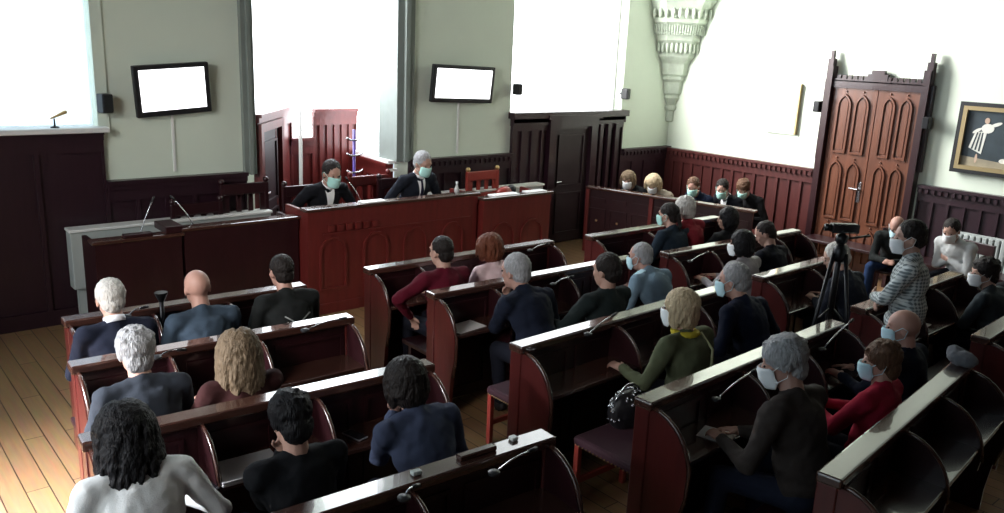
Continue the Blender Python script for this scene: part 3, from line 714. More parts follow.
def stool(label, x, y, zt=.47, w=.2):
    t = thing('upholstered_stool', label, 'stool', (x, y, 0)); R = Matrix.Translation((x, y, 0))
    for sx in (-1, 1):
        for sy in (-1, 1):
            b = MB(); b.bevbox((sx * w - .02, sy * w - .02, 0), (sx * w + .02, sy * w + .02, zt - .06), .006, R); b.build('leg', REDW, t)
    b = MB(); b.bevbox((-w - .03, -w - .03, zt - .07), (w + .03, w + .03, zt), .025, R); b.build('seat', REDUPH, t)
    b = MB()
    for i in range(16):
        for s_ in (-1, 1):
            b.ell(R @ V((-w + 2 * w * i / 15, s_ * (w + .03), zt - .055)), .006, nu=6, nv=4); b.ell(R @ V((s_ * (w + .03), -w + 2 * w * i / 15, zt - .055)), .006, nu=6, nv=4)
    b.build('stud_row', BRASS, t)
    for yy in (-w, w): b = MB(); b.box((-w, yy - .01, .15), (w, yy + .01, .19), R); b.build('stretcher', REDW, t)
stool('studded red-wood stool in the aisle left of the third middle pew', 3.92, 4.20, .47, .17)
stool('broad dark red upholstered stool in the aisle at the lower middle', 3.90, 3.12, .50, .24)

# ---------------------------------------------------------------- people
def basis3(x, y, z): return Matrix(((x.x, y.x, z.x), (x.y, y.y, z.y), (x.z, y.z, z.z)))
def elbow(S, Wp, l1, l2, pole):
    d = Wp - S; D = min(d.length, (l1 + l2) * .995); u = d.normalized(); W2 = S + u * D
    a = (l1 * l1 - l2 * l2 + D * D) / (2 * D); h = math.sqrt(max(0, l1 * l1 - a * a))
    pp = (pole - u * pole.dot(u)).normalized(); return S + u * a + pp * h, W2
def hand(mb, Wp, d, n, side, curl=.5):
    """wrist Wp, direction d, palm normal n (towards palm side), side=+1 right hand"""
    d = d.normalized(); n = (n - d * n.dot(d)).normalized(); w = d.cross(n) * side     # w points to the thumb side
    R = basis3(w, d, n)
    mb.ell(Wp + d * .045, (.038, .05, .016), R, 12, 8); mb.cap(Wp - d * .01, Wp + d * .02, .026, .028, 10)
    for k, (off, l) in enumerate(((.028, .070), (.009, .080), (-.010, .074), (-.028, .058))):
        b0 = Wp + d * (.085 - abs(off) * .25) + w * off; a = curl * (.5 + .08 * k)
        d1 = (d * math.cos(a) + n * math.sin(a) + w * off * 1.5).normalized(); p1 = b0 + d1 * l * .5
        d2 = (d * math.cos(a * 2.3) + n * math.sin(a * 2.3)).normalized(); p2 = p1 + d2 * l * .5
        mb.cap(b0 - d * .02, p1, .0095, .009, 8); mb.cap(p1, p2, .009, .0075, 8)
    t0 = Wp + d * .025 + w * .030; t1 = t0 + (d * .6 + w * .7 + n * .2).normalized() * .036; t2 = t1 + (d * .9 + w * .2 + n * .35).normalized() * .03
    mb.cap(t0, t1, .0125, .0105, 8); mb.cap(t1, t2, .0105, .0085, 8)

def strands(mb, H, R, n, length, r, seed, wave=.01, spread=1.0, skip_face=True, width=.09):
    rnd = random.Random(seed)
    for k in range(n):
        az = rnd.uniform(-PI, PI)
        if skip_face and abs(az - PI / 2) < 1.0 : az = rnd.choice((-1, 1)) * rnd.uniform(.4, 1.3) - PI / 2 * 0 + PI * .0; az = PI / 2 + rnd.choice((-1, 1)) * rnd.uniform(1.0, PI)
        pts = []; L = length * rnd.uniform(.75, 1.08); st = rnd.uniform(.1, .9); ph = rnd.uniform(0, 6)
        for i in range(9):
            u = i / 8; ang = st + (1.57 - st) * min(1, u * 2.2)
            x = 1.09 * math.cos(az) * math.sin(ang) * (width) * (1.0 + (spread - 1) * u); y = math.sin(az) * math.sin(ang) * (width + .012) - .012
            z = math.cos(ang) * .135 + .015
            if u > .45: z -= (u - .45) / .55 * L
            x += math.sin(ph + u * 9) * wave * u; y += math.cos(ph + u * 8) * wave * u
            pts.append(H + R @ V((x, y, z)))
        mb.tube(pts, [r * .6] + [r] * 6 + [r * .8, r * .3], 5)

HAIRC = {'grey': (.32, .32, .33), 'white': (.52, .50, .47), 'dark': (.014, .010, .009), 'black': (.005, .0045, .006), 'brown': (.10, .05, .028), 'blonde': (.50, .39, .25), 'auburn': (.13, .038, .018),
         'lightbrown': (.17, .12, .075), 'darkgrey': (.16, .15, .15), 'stubble': (.20, .15, .12)}
def fabric(name, col, **k):
    if max(col) < .17: col = tuple(c * .6 for c in col)
    return mat('cloth_' + name, col, .9, spec=.2, noise_amt=.12, noise_scale=14, bump=.25, bump_scale=180, **k)

def person(label, px, py=None, zh=1.18, hipy=None, lean=None, face=0.0, side=0.0, hyaw=0.0, hpitch=0.1, hroll=0.0, hair='grey', style='short', top='navy', topc=(.02, .025, .06), mask=None, skin=SKIN,
           arms='shelf', stand=False, pants=(.015, .017, .03), s=1.0, hip=None, legs='seat', extra=None, seat_z=.45, floor_z=0, topm=None, collar=None, group=None, hands=None, headp=None):
    hl = .66 * s
    if stand: hl = .66 * s
    if headp is None:
        if hipy is not None:
            best = None
            for k in range(90):
                z = 1.34 - k * .005; p = at(px, py, z); hp = V((p.x - side, hipy, seat_z + .09)); e = abs((p - hp).length - hl) + (0 if p.y > hipy - .05 else .5) + max(0, p.y - hipy - .42)
                if best is None or e < best[0]: best = (e, p, hp)
            headp, hip_ = best[1], best[2]
        else:
            headp = at(px, py, zh); fw = V((-math.sin(face), math.cos(face), 0))
            if stand: hip_ = headp - fw * .06 - V((0, 0, .70)) * s
            else:
                hz = seat_z + .09; c = max(-1, min(1, (zh - hz) / hl)); ln = math.acos(c); hip_ = headp - fw * hl * math.sin(ln); hip_.z = hz
    else: hip_ = V(hip)
    H = V(headp); hipc = V(hip_); hs = s * 1.09
    fw = V((-math.sin(face), math.cos(face), 0)); rt = V((math.cos(face), math.sin(face), 0)); up = V((0, 0, 1))
    sp = (H - hipc); spn = sp.normalized(); Ls = sp.length
    neck = hipc + spn * (Ls - .150 * s) - fw * .03; chest = hipc.lerp(neck, .66) - fw * .01; belly = hipc.lerp(neck, .30) - fw * .015
    yb = (fw - spn * fw.dot(spn)).normalized(); RB = basis3(rt, yb, spn)
    base = V((hipc.x, hipc.y, 0))
    t = thing('person', label, 'person', base, group)
    # head frame
    hy = face + hyaw; hf = V((-math.sin(hy), math.cos(hy), 0)); hr = V((math.cos(hy), math.sin(hy), 0))
    RH = basis3(hr, hf, up) @ Matrix.Rotation(-hpitch, 3, 'X') @ Matrix.Rotation(hroll, 3, 'Y')
    def hp(x, y, z): return H + RH @ V((x, y, z)) * hs
    body = MB()
    body.ell(hp(0, -.008, .028), (.076 * hs, .096 * hs, .090 * hs), RH, 18, 12)
    body.ell(hp(0, .022, -.045), (.058 * hs, .066 * hs, .072 * hs), RH, 16, 10); body.ell(hp(0, .052, -.085), (.030 * hs, .028 * hs, .026 * hs), RH)
    body.cap(hp(0, .084, .015), hp(0, .098, -.022), .009, .013, 8); body.ell(hp(0, .084, -.058), (.026, .012, .010), RH)
    for sx in (-1, 1):
        body.ell(hp(sx * .077, -.012, -.008), (.010, .020, .034), RH, 8, 8); body.ell(hp(sx * .036, .060, -.02), (.026, .024, .026), RH)
        body.ell(hp(sx * .03, .078, .034), (.024, .012, .008), RH)
    body.cap(neck - spn * .03, hp(0, -.02, -.05), .064 * s, .058 * s, 12)
    SW = .19 * s
    shs = [neck + rt * (sx * SW) - spn * .060 * s for sx in (-1, 1)]
    body.ell(chest, (.150 * s, .105 * s, .17 * s), RB, 14, 10); body.ell(belly, (.14 * s, .10 * s, .15 * s), RB, 14, 10); body.ell(hipc, (.155 * s, .115 * s, .11 * s), RB, 14, 10)
    body.cap(shs[0], shs[1], .055 * s, .055 * s, 12)
    jk = MB(); inf = .020
    jk.ell(chest, ((.165) * s + inf, .118 * s + inf, .18 * s), RB, 18, 12); jk.ell(belly, (.155 * s + inf, .118 * s + inf, .17 * s), RB, 18, 12)
    jk.ell(hipc + spn * .05, (.165 * s + inf, .12 * s + inf, .10 * s), RB, 18, 10)
    jk.cap(shs[0], shs[1], .062 * s + inf * .5, .062 * s + inf * .5, 12)
    jk.cap(neck - spn * .05, neck + spn * .005, .085 * s, .066 * s, 14)
    for sx in (0, 1): jk.cap(neck - spn * .025, shs[sx] + spn * .0, .062 * s, .066 * s, 12)
    jk.ell(chest + spn * .05 - yb * .015, (.19 * s, .115 * s, .12 * s), RB, 18, 12)
    # arms
    hd = MB(); 
    tg = {'shelf': (V((-.12, .40, .76)), V((.12, .42, .76))), 'lap': (V((-.06, .28, .60)), V((.07, .30, .60))), 'phone': (V((-.05, .36, .80)), V((.05, .38, .78))),
          'fold': (V((.02, .25, .74)), V((-.02, .21, .77))), 'akimbo': (V((-.27, .14, .66)), V((.12, .36, .76))), 'chin': (V((-.02, .18, 1.06)), V((.14, .40, .76))), 'wide': (V((-.30, .38, .77)), V((.26, .36, .77))),
          'left_out': (V((-.34, .34, .98)), V((.12, .36, .76))), 'write': (V((-.24, .42, .76)), V((-.06, .42, .76)))}
    if stand: tg = dict(tg, fold=(V((.02, .24, 1.17)), V((-.02, .20, 1.14))))
    tgt = hands or tg[arms]
    wr = []
    for i, sx in enumerate((-1, 1)):
        T = base + rt * tgt[i].x + fw * tgt[i].y + up * tgt[i].z
        if arms == 'down': T = shs[i] + V((0, 0, -.52)) + fw * .08 + rt * sx * .06
        pole = rt * sx * .55 - up * .8 - fw * .25
        if arms == 'fold': pole = rt * sx - up * .5
        if arms == 'chin' and i == 0: T = H + fw * .10 - up * .20 * s
        if arms == 'akimbo' and i == 0: pole = rt * -1 + up * .25
        E, Wp = elbow(shs[i], T, .285 * s, .255 * s, pole)
        body.cap(shs[i], E, .046 * s, .036 * s, 12); body.cap(E, Wp, .037 * s, .024 * s, 12)
        jk.cap(shs[i], E, .060 * s + inf * .3, .050 * s, 12); jk.cap(E, E.lerp(Wp, .95), .051 * s, .037 * s, 12)
        dd = (Wp - E).normalized()
        nn = -up + (-rt * sx * .3)
        if arms in ('fold',):
            nn = -fw; dd = (dd + rt * -sx * .6).normalized()
        if arms in ('phone',): nn = -rt * sx - up * .3
        if arms == 'chin' and i == 0: nn = -fw - up * .2; dd = (up - fw * .2 + dd * .4).normalized()
        hand(body, Wp, (dd + (fw * .3 if arms in ('shelf', 'wide', 'write') else V((0, 0, 0)))), nn, -sx * -1, .55 if arms != 'shelf' else .35)
        wr.append(Wp)
    # legs
    pm = fabric('trousers_%.3f_%.3f_%.3f' % pants, pants); tr = MB(); tr.ell(hipc - spn * .01, (.165 * s, .125 * s, .12 * s), RB, 16, 10)
    for i, sx in enumerate((-1, 1)):
        sh = MB(); fz = floor_z
        hj = hipc + rt * sx * .085 * s
        if stand:
            K = V((hj.x, hj.y, .48)) + fw * .03 + rt * sx * .02; A = V((hj.x, hj.y, .08)) - fw * .02 + rt * sx * .03
        elif legs == 'open':
            K = hj + fw * .40 + rt * sx * .14; K.z = seat_z + .07; A = K + fw * .02; A.z = .08 + fz
        else:
            K = hj + fw * .42 + rt * sx * .03; K.z = seat_z + .07; A = K - fw * .06 ; A.z = .08 + fz
        body.cap(hj, K, .075 * s, .052 * s); body.cap(K, A, .050 * s, .034 * s); body.cap(A + V((0, 0, -.03)), A + fw * .12 + V((0, 0, -.05)), .032, .024)
        tr.cap(hj, K, .088 * s, .064 * s); tr.cap(K, A + V((0, 0, .03)), .062 * s, .050 * s)
        sh.cap(A + V((0, 0, -.035)) - fw * .03, A + fw * .13 + V((0, 0, -.045)), .040, .034); sh.box((A.x - .03, A.y - .03, fz), (A.x + .03, A.y + .03, fz + .05)); sh.remesh('shoe', LEATHER, t, .012, 1)
    body.remesh('body', skin, t, .0095, 1)
    tm = topm or fabric(top, topc)
    jo = jk.remesh('jacket' if style != 'none' else 'top', tm, t, .013, 7, wr=.012, wscale=10)
    tr.remesh('trousers', pm, t, .016, 2, wr=.005)
    # eyes
    for sx in (-1, 1):
        e = MB(); e.ell(hp(sx * .032, .083, .006), (.012, .008, .007), RH, 8, 6); e.build('eye', EYE, t, smooth=True)
    # hair
    hc = HAIRC[hair]; hm = mat('hair_' + hair, hc, .6, spec=.25, noise_amt=.6, noise_scale=70, bump=1.0, bump_scale=120, stretch=(1, 1, .25))
    sd = int(px * 7 + (py or 0))
    hb = MB()
    if style != 'bald':
        if style in ('short', 'crew'):
            k = .006 if style == 'crew' else .014
            hb.ell(hp(0, -.022, .042), (.077 * hs + k * .7, .092 * hs + k * .6, .082 * hs + k), RH, 18, 12); hb.ell(hp(0, -.055, -.01), (.066 * hs + k * .4, .052 * hs + k, .07 * hs), RH)
            for sx in (-1, 1): hb.ell(hp(sx * .067, -.014, .022), (.014, .032, .035), RH)
        elif style == 'balding':
            hb.ell(hp(0, -.055, -.005), (.076 * hs, .050 * hs, .052 * hs), RH)
            for sx in (-1, 1): hb.ell(hp(sx * .068, -.02, .006), (.014, .045, .030), RH)
            hb.ell(hp(0, -.03, .06), (.066, .075, .060), RH)
        elif style == 'fringe':
            hb.ell(hp(0, -.055, -.01), (.076 * hs, .048 * hs, .045 * hs), RH)
            for sx in (-1, 1): hb.ell(hp(sx * .069, -.022, -.002), (.011, .042, .026), RH)
        elif style == 'full':
            hb.ell(hp(0, -.02, .048), (.094 * hs, .108 * hs, .092 * hs), RH, 18, 12); hb.ell(hp(0, -.06, -.025), (.082, .062, .088), RH)
            for sx in (-1, 1): hb.ell(hp(sx * .073, -.016, .01), (.02, .04, .045), RH)
            rnd = random.Random(sd)
            for k in range(26):
                a = rnd.uniform(-PI, PI); f_ = rnd.uniform(.2, 1.2)
                hb.ell(hp(math.cos(a) * math.sin(f_) * .085, -.02 + math.sin(a) * math.sin(f_) * .098, .05 + math.cos(f_) * .085), (.02, .026, .014), RH)
        elif style in ('bob', 'puff'):
            k = .018 if style == 'puff' else .008
            hb.ell(hp(0, -.02, .04), (.090 * hs + k, .105 * hs + k * .8, .092 * hs + k * .6), RH, 18, 12); hb.ell(hp(0, -.05, -.05), (.088 + k, .068 + k, .09), RH)
            for sx in (-1, 1): hb.ell(hp(sx * .082, -.0, -.04), (.020 + k * .5, .045, .078), RH)
            strands(hb, H, RH, 60, .09, .008, sd, .006, 1.08, width=.096 + k)
        elif style in ('long', 'curly'):
            hb.ell(hp(0, -.02, .04), (.092 * hs, .106 * hs, .090 * hs), RH, 18, 12); hb.ell(hp(0, -.06, -.08), (.090, .058, .13), RH); hb.ell(hp(0, -.075, -.20), (.10, .045, .13), RH)
            for sx in (-1, 1): hb.ell(hp(sx * .084, -.01, -.07), (.020, .042, .11), RH)
            strands(hb, H, RH, 110, .30 if style == 'long' else .34, .010 if style == 'long' else .013, sd, .012 if style == 'long' else .026, 1.25, width=.100)
        elif style == 'tied':
            hb.ell(hp(0, -.02, .042), (.086 * hs, .102 * hs, .088 * hs), RH, 18, 12); hb.ell(hp(0, -.06, -.02), (.075, .055, .075), RH)
            hb.cap(hp(0, -.11, .0), hp(0, -.13, -.10), .030, .018); hb.cap(hp(0, -.13, -.10), hp(0, -.12, -.20), .020, .008)
        # keep the face clear: drop hair geometry in front of it after remeshing
        ho = hb.remesh('hair', hm, t, .007, 1, wr=.0055, wscale=60)
    # mask
    if mask:
        mm = {'green': MASKG, 'blue': MASKB, 'white': MASKW}[mask]
        b = MB(); nu, nv = 13, 8; vs = []
        for th in (0, 1):
            for j in range(nv):
                for i in range(nu):
                    a = (i / (nu - 1) - .5) * 2.15; z = -.000 - .105 * j / (nv - 1); q = 1 - (i / (nu - 1) - .5) ** 2 * 4
                    zc = z if q > .3 else z * (.55 + .45 * q / .3) - .015 * (1 - q / .3)
                    rx = .074 + .004 * q; ry = .094 + .030 * q * (1 if j > 0 else .8) - max(0, (j - 4)) * .006
                    r_ = 1 - .035 * th
                    vs.append(hp(math.sin(a) * rx * r_, math.cos(a) * ry * r_, zc))
        N = nu * nv; fs = []
        for j in range(nv - 1):
            for i in range(nu - 1):
                a = j * nu + i; fs.append((a, a + 1, a + nu + 1, a + nu)); fs.append((N + a, N + a + nu, N + a + nu + 1, N + a + 1))
        rim = [i for i in range(nu)] + [j * nu + nu - 1 for j in range(1, nv)] + [(nv - 1) * nu + i for i in range(nu - 2, -1, -1)] + [j * nu for j in range(nv - 2, 0, -1)]
        for a, c in zip(rim, rim[1:] + rim[:1]): fs.append((a, c, N + c, N + a))
        b.add(vs, fs); mo = b.build('face_mask', mm, t, smooth=True)
        for sx in (-1, 1):
            b = MB(); b.tube([hp(sx * .062, .05, -.015), hp(sx * .082, .0, .022), hp(sx * .088, -.03, .005), hp(sx * .084, -.01, -.045), hp(sx * .062, .05, -.075)], .0022, 5); b.build('ear_loop', mm, mo, smooth=True)
    if collar:
        cm = mat('collar_%s' % '_'.join('%.2f' % c for c in collar[0]), collar[0], .8)
        b = MB(); n = 20; ax = (hp(0, -.02, -.05) - neck).normalized()
        a1 = rt; a2 = ax.cross(a1).normalized()
        vs = []
        for rr, dz in ((.066, -.012), (.060, .03), (.066, .032), (.074, -.012)):
            for k in range(n): th = 2 * PI * k / n; vs.append(neck + ax * (dz + .01) + (a1 * math.cos(th) + a2 * math.sin(th)) * rr * s)
        b.add(vs, [(j * n + k, j * n + (k + 1) % n, ((j + 1) % 4) * n + (k + 1) % n, ((j + 1) % 4) * n + k) for j in range(4) for k in range(n)]); b.build('collar', cm, t, smooth=True)
        if len(collar) > 1:   # suit front: shirt triangle and tie, following the chest
            def chest_pt(u, v, o=0):
                z = .02 - v * .30; p = neck + spn * z; 
                # forward surface of jacket
                c_ = (p - chest).dot(spn) / (.18 * s); yy = (.118 * s + inf) * math.sqrt(max(.08, 1 - min(.95, c_ * c_)))
                pc = chest + spn * (p - chest).dot(spn); return pc + rt * u + yb * (yy + .006 + o) * math.sqrt(max(.2, 1 - (u / .19) ** 2))
            b = MB(); vs = []; nn_ = 9
            for o in (-.03, 0):
                for j in range(nn_):
                    v_ = j / (nn_ - 1); hw = .055 * (1 - v_) + .004
                    for u in (-1, 0, 1): vs.append(chest_pt(u * hw, v_ + .1, o))
            Nn = nn_ * 3; fs = []
            for j in range(nn_ - 1):
                for u in range(2): a = j * 3 + u; fs.append((a, a + 1, a + 4, a + 3)); fs.append((Nn + a, Nn + a + 3, Nn + a + 4, Nn + a + 1))
            b.add(vs, fs); b.build('shirt_front', PAPER, t, smooth=True)
            if collar[1] == 'tie':
                b = MB(); b.tube([chest_pt(0, .12, .006), chest_pt(0, .5, .006), chest_pt(0, .95, .006)], [.014, .020, .026], 6); b.build('tie', fabric('tie', (.02, .02, .05)), t, smooth=True)
    if extra: extra(t, H, RH, neck, chest, base, fw, rt, wr)
    return t, wr

BL = (.008, .009, .012)
HG = .26
# officials behind the tall desk (seated on the dais)
def off(label, px, py, z, **k): return person(label, px, py, zh=z, face=PI, seat_z=.76, floor_z=.30, s=1.10, **k)
off('official in dark suit and open white shirt, left end of the tall desk', 332, 174, 1.49, hpitch=.25, hair='dark', style='short', top='official_black', topc=(.010, .011, .016), mask='green', collar=((.8, .8, .8), 'open'), arms='shelf', hands=(V((-.16, .24, 1.02)), V((.16, .24, 1.02))))
off('grey-haired official in dark suit and tie, right end of the tall desk', 423, 164, 1.52, hpitch=.3, hyaw=.1, hair='grey', style='short', top='official_navy', topc=(.018, .022, .035), mask='green', collar=((.8, .8, .8), 'tie'), arms='shelf', hands=(V((-.16, .24, 1.02)), V((.16, .24, 1.02))))
for o in [o for o in bpy.data.objects if o.type == 'EMPTY' and o.get('category') == 'person']:
    carved_chair('carved dark chair holding the %s official' % ('grey-haired' if 'grey' in o['label'] else 'dark-haired'), o.location.x, o.location.y + .02, .30, WOOD, back_h=.98, w=.6)
# left block
person('white-haired man in navy jacket at the left end of the front left pew', 110, 299, hipy=5.42, hair='white', style='short', top='navy_jacket', topc=(.012, .016, .035), collar=((.75, .75, .8),), s=1.0)
person('bald man in blue-grey jacket in the middle of the front left pew', 197, 288, hipy=5.38, hair='stubble', style='bald', top='bluegrey_jacket', topc=(.06, .09, .13), skin=SKIN2, s=1.02)
def stripes(t, H, RH, neck, chest, base, fw, rt, wr):
    g = mat('grey_print', (.20, .21, .20), .7)
    b = MB()
    for k in range(4):
        c = chest - fw * (.148); z = .02 - k * .05
        b.tube([c + rt * (-.10 + .02 * k) + V((0, 0, z + .05)) + fw * .02, c + rt * 0 + V((0, 0, z - .02)), c + rt * (.10 - .02 * k) + V((0, 0, z + .05)) + fw * .02], .006, 6)
    b.build('back_print', g, t, smooth=True)
person('man with cropped dark hair in black top with grey printed back, front left pew', 281, 272, hipy=5.36, hair='dark', style='crew', top='black_top', topc=(.016, .018, .018), extra=stripes, skin=SKIN2)
person('grey-haired man in grey-blue suit in the second left pew', 135, 352, hipy=4.40, hair='grey', style='full', top='grey_suit', topc=(.05, .06, .08), s=1.03)
person('woman with long light brown hair in the second left pew', 238, 352, hipy=4.30, hair='lightbrown', style='long', top='rose_cardigan', topc=(.07, .022, .022), s=.97)
person('woman with long dark curls in white sweater at the lower left', 125, 432, hipy=3.32, hair='black', style='curly', top='white_sweater', topc=(.78, .80, .80), s=1.0, arms='wide', hpitch=.35)
person('dark-haired woman in black jacket beside the laptop, lower left', 290, 420, hipy=3.22, hair='black', style='full', top='black_jacket', topc=BL, s=1.0, arms='chin', hpitch=.35)
person('woman with dark bobbed hair in blue-grey top at the end of the lower left pew', 405, 383, hipy=3.12, hair='dark', style='bob', top='blue_top', topc=(.07, .09, .16), s=1.03, arms='chin', hpitch=.3)
# middle block
person('short-haired man in maroon sweater at the left end of the front middle pew', 441, 252, hipy=5.45, hair='dark', style='crew', top='maroon_sweater', topc=(.14, .006, .022), arms='akimbo', s=1.03, hyaw=.1)
person('woman with red-brown hair in pale pink top in the front middle pew', 489, 248, hipy=5.42, hair='auburn', style='puff', top='pink_top', topc=(.70, .52, .54), s=.93)
person('grey-haired man in navy sweater with a hand at his mouth, second middle pew', 515, 272, hipy=4.42, hair='grey', style='short', top='navy_sweater', topc=(.014, .020, .042), arms='chin', s=1.13, hyaw=.2, skin=SKIN2)
person('dark-haired man in dark green sweater in the second middle pew', 606, 271, hipy=4.28, hair='dark', style='short', top='darkgreen_sweater', topc=(.020, .030, .030), hyaw=.15, s=1.06, arms='wide')
def epaulet(t, H, RH, neck, chest, base, fw, rt, wr):
    for sx in (-1, 1):
        c = neck + rt * sx * .13 - V((0, 0, -.015)); R = Matrix.Translation(c) @ basis3(rt, fw, V((0, 0, 1))).to_4x4() @ Matrix.Rotation(sx * .35, 4, 'Y')
        b = MB(); b.bevbox((-.06, -.03, -.008), (.06, .03, .01), .006, R); b.build('epaulette', MASKB, t)
person('balding man in light blue uniform shirt with shoulder straps and mask, second middle pew', 640, 257, hipy=4.42, hair='grey', style='crew', top='uniform_blue', topc=(.17, .25, .32), mask='blue', extra=epaulet, hyaw=.25, skin=SKIN2, s=1.02)
def scarf(t, H, RH, neck, chest, base, fw, rt, wr):
    b = MB(); n = 18
    for k in range(n):
        a = 2 * PI * k / n; b.ell(neck + V((0, 0, .005)) + rt * math.cos(a) * .075 + fw * math.sin(a) * .075, (.03, .03, .022))
    b.remesh('yellow_scarf', fabric('yellow', (.45, .36, .03)), t, .01, 1, wr=.006, wscale=30)
    b = MB(); R0 = chest - fw * .11 + rt * .11
    b.tube([neck + rt * .10 - fw * .06, R0 + V((0, 0, .08)) - fw * .02, R0 + V((0, 0, -.06)) - fw * .02, R0 + V((0, 0, -.18)) + fw * .0], .009, 6); b.build('pale_trim', fabric('trim', (.5, .5, .3)), t, smooth=True)
person('blonde woman in green top with yellow collar and mask, third middle pew', 680, 309, hipy=3.18, hair='blonde', style='bob', top='olive_top', topc=(.14, .155, .085), s=1.06, arms='wide', mask='white', extra=scarf, hyaw=.25)
person('grey-haired man in navy jumper and mask in the third middle pew', 733, 281, hipy=3.30, hair='grey', style='short', top='navy_jumper', topc=(.010, .015, .04), mask='blue', hyaw=.35, s=1.09, arms='wide', skin=SKIN2)
person('grey-haired man in brown jacket with mask and hands on papers, lower right', 783, 363, hipy=2.06, hair='grey', style='full', top='brown_jacket', topc=(.065, .050, .045), mask='white', hyaw=.55, hpitch=.3, s=1.13, arms='write', pants=(.02, .025, .05), skin=SKIN2, legs='open')
person('woman in red jacket with pinned brown hair and mask, lower right', 880, 362, hipy=2.02, side=.10, hair='brown', style='full', top='red_jacket', topc=(.32, .012, .035), mask='blue', hyaw=.5, s=.95, arms='phone')
person('balding man in navy jacket with mask behind the standing man in plaid', 903, 328, hipy=2.16, hair='stubble', style='bald', top='navy_zip', topc=(.012, .016, .035), mask='blue', hyaw=.4, s=1.0, skin=SKIN2)
# right block
person('man in dark blue jacket with teal mask and tied hair, front right pew', 668, 215, hipy=5.40, hair='dark', style='tied', top='blue_jacket', topc=(.020, .035, .055), mask='green', hyaw=.3, skin=SKIN)
person('white-haired person in red top behind the man in the teal mask', 684, 208, hipy=5.42, hair='white', style='bob', top='red_top', topc=(.22, .02, .03), hyaw=.2)
person('dark-haired girl in black hoodie near the front of the right block', 727, 219, hipy=5.30, hair='black', style='bob', top='black_hoodie', topc=BL, hyaw=.6, s=.94, arms='fold')
person('woman with long dark hair in pale grey top in the second right pew', 741, 244, hipy=4.30, hair='black', style='bob', top='palegrey_top', topc=(.28, .26, .27), mask='white', hyaw=.4, s=.98)
person('young man in dark suit jacket looking down in the second right pew', 765, 234, hipy=4.36, hair='dark', style='crew', top='dark_suit', topc=(.014, .016, .026), hyaw=.5, hpitch=.5, s=.98)
person('fair-haired man in dark jacket bending forward behind the tripod', 836, 258, hipy=3.28, hair='white', style='short', top='charcoal_jacket', topc=(.02, .024, .04), hyaw=.5, hpitch=.4, s=1.04)
person('dark-haired man in grey quilted jacket with white mask at the right edge', 984, 273, hipy=2.38, hair='dark', style='full', top='grey_quilt', topc=(.05, .065, .075), mask='white', hyaw=.7, arms='fold', s=.98)
person('man in white shirt with mask and folded arms by the radiator', 951, 231, zh=1.10, face=1.35, hair='dark', style='short', top='white_shirt', topc=(.52, .54, .54), mask='white', hpitch=.35, arms='fold', hyaw=.3, s=1.0)
person('bald man in dark sweater and jeans leaning forward with clasped hands by the door', 897, 227, zh=1.06, face=1.9, hair='stubble', style='bald', top='dark_sweater', topc=(.014, .018, .018), mask='blue', hpitch=.5, hands=(V((-.03, .55, .66)), V((.05, .55, .66))), pants=(.02, .05, .14), legs='open', skin=SKIN2, s=1.0)
PLAID = band_mat('plaid_cloth', ((.14, .17, .18), (.58, .62, .62)), 46)
person('standing man in black and white plaid shirt with arms crossed and mask', 909, 238, zh=1.67, stand=True, face=.35, hair='dark', style='short', topm=PLAID, mask='white', hyaw=.25, arms='fold', pants=(.5, .52, .52), s=1.0)
# jury
def juror(label, px, py, z, **k): return person(label, px, py, zh=z, face=1.45, hyaw=.6, mask='green' if 'mask' not in k else k.pop('mask'), **k)
juror('woman with light brown hair and mask at the far end of the jury box', 628, 180, 1.08, hair='lightbrown', style='bob', top='jury_black', topc=BL, hpitch=.2, arms='lap', mask='white')
juror('blonde woman with head bowed second from the far end of the jury box', 653, 184, 1.06, hair='blonde', style='puff', top='jury_cream', topc=(.3, .26, .2), hpitch=.5, arms='lap', mask='white')
juror('man in navy jacket with green mask in the middle of the jury box', 693, 187, 1.08, hair='brown', style='short', top='jury_navy', topc=(.012, .02, .05), hpitch=.3, arms='lap', skin=SKIN2)
juror('man in dark suit and white shirt with green mask in the jury box', 722, 189, 1.08, hair='dark', style='short', top='jury_suit', topc=(.010, .012, .02), hpitch=.35, arms='lap', collar=((.8, .8, .8), 'open'))
juror('brown-haired man in dark coat looking down at the near end of the jury box', 743, 189, 1.06, hair='brown', style='full', top='jury_coat', topc=(.014, .014, .016), hpitch=.5, arms='lap')

def simple_chair(label, x, y, rz):
    t = thing('wooden_chair', label, 'chair', (x, y, 0)); R = Matrix.Translation((x, y, 0)) @ Matrix.Rotation(rz, 4, 'Z')
    for sx in (-1, 1):
        b = MB(); b.bevbox((sx * .19 - .02, .17, 0), (sx * .19 + .02, .21, .43), .006, R); b.build('leg', WOOD, t)
        b = MB(); b.bevbox((sx * .19 - .02, -.21, 0), (sx * .19 + .02, -.17, .43), .006, R); b.build('leg', WOOD, t)
    b = MB(); b.bevbox((-.22, -.22, .41), (.22, .23, .45), .012, R); b.build('seat', WOOD, t)
    b = MB()
    for sx in (-1, 1): b.bevbox((sx * .19 - .02, -.235, .44), (sx * .19 + .02, -.20, .92), .006, R)
    b.bevbox((-.2, -.235, .78), (.2, -.21, .92), .01, R); b.bevbox((-.2, -.235, .58), (.2, -.21, .64), .008, R); b.build('backrest', WOOD, t)
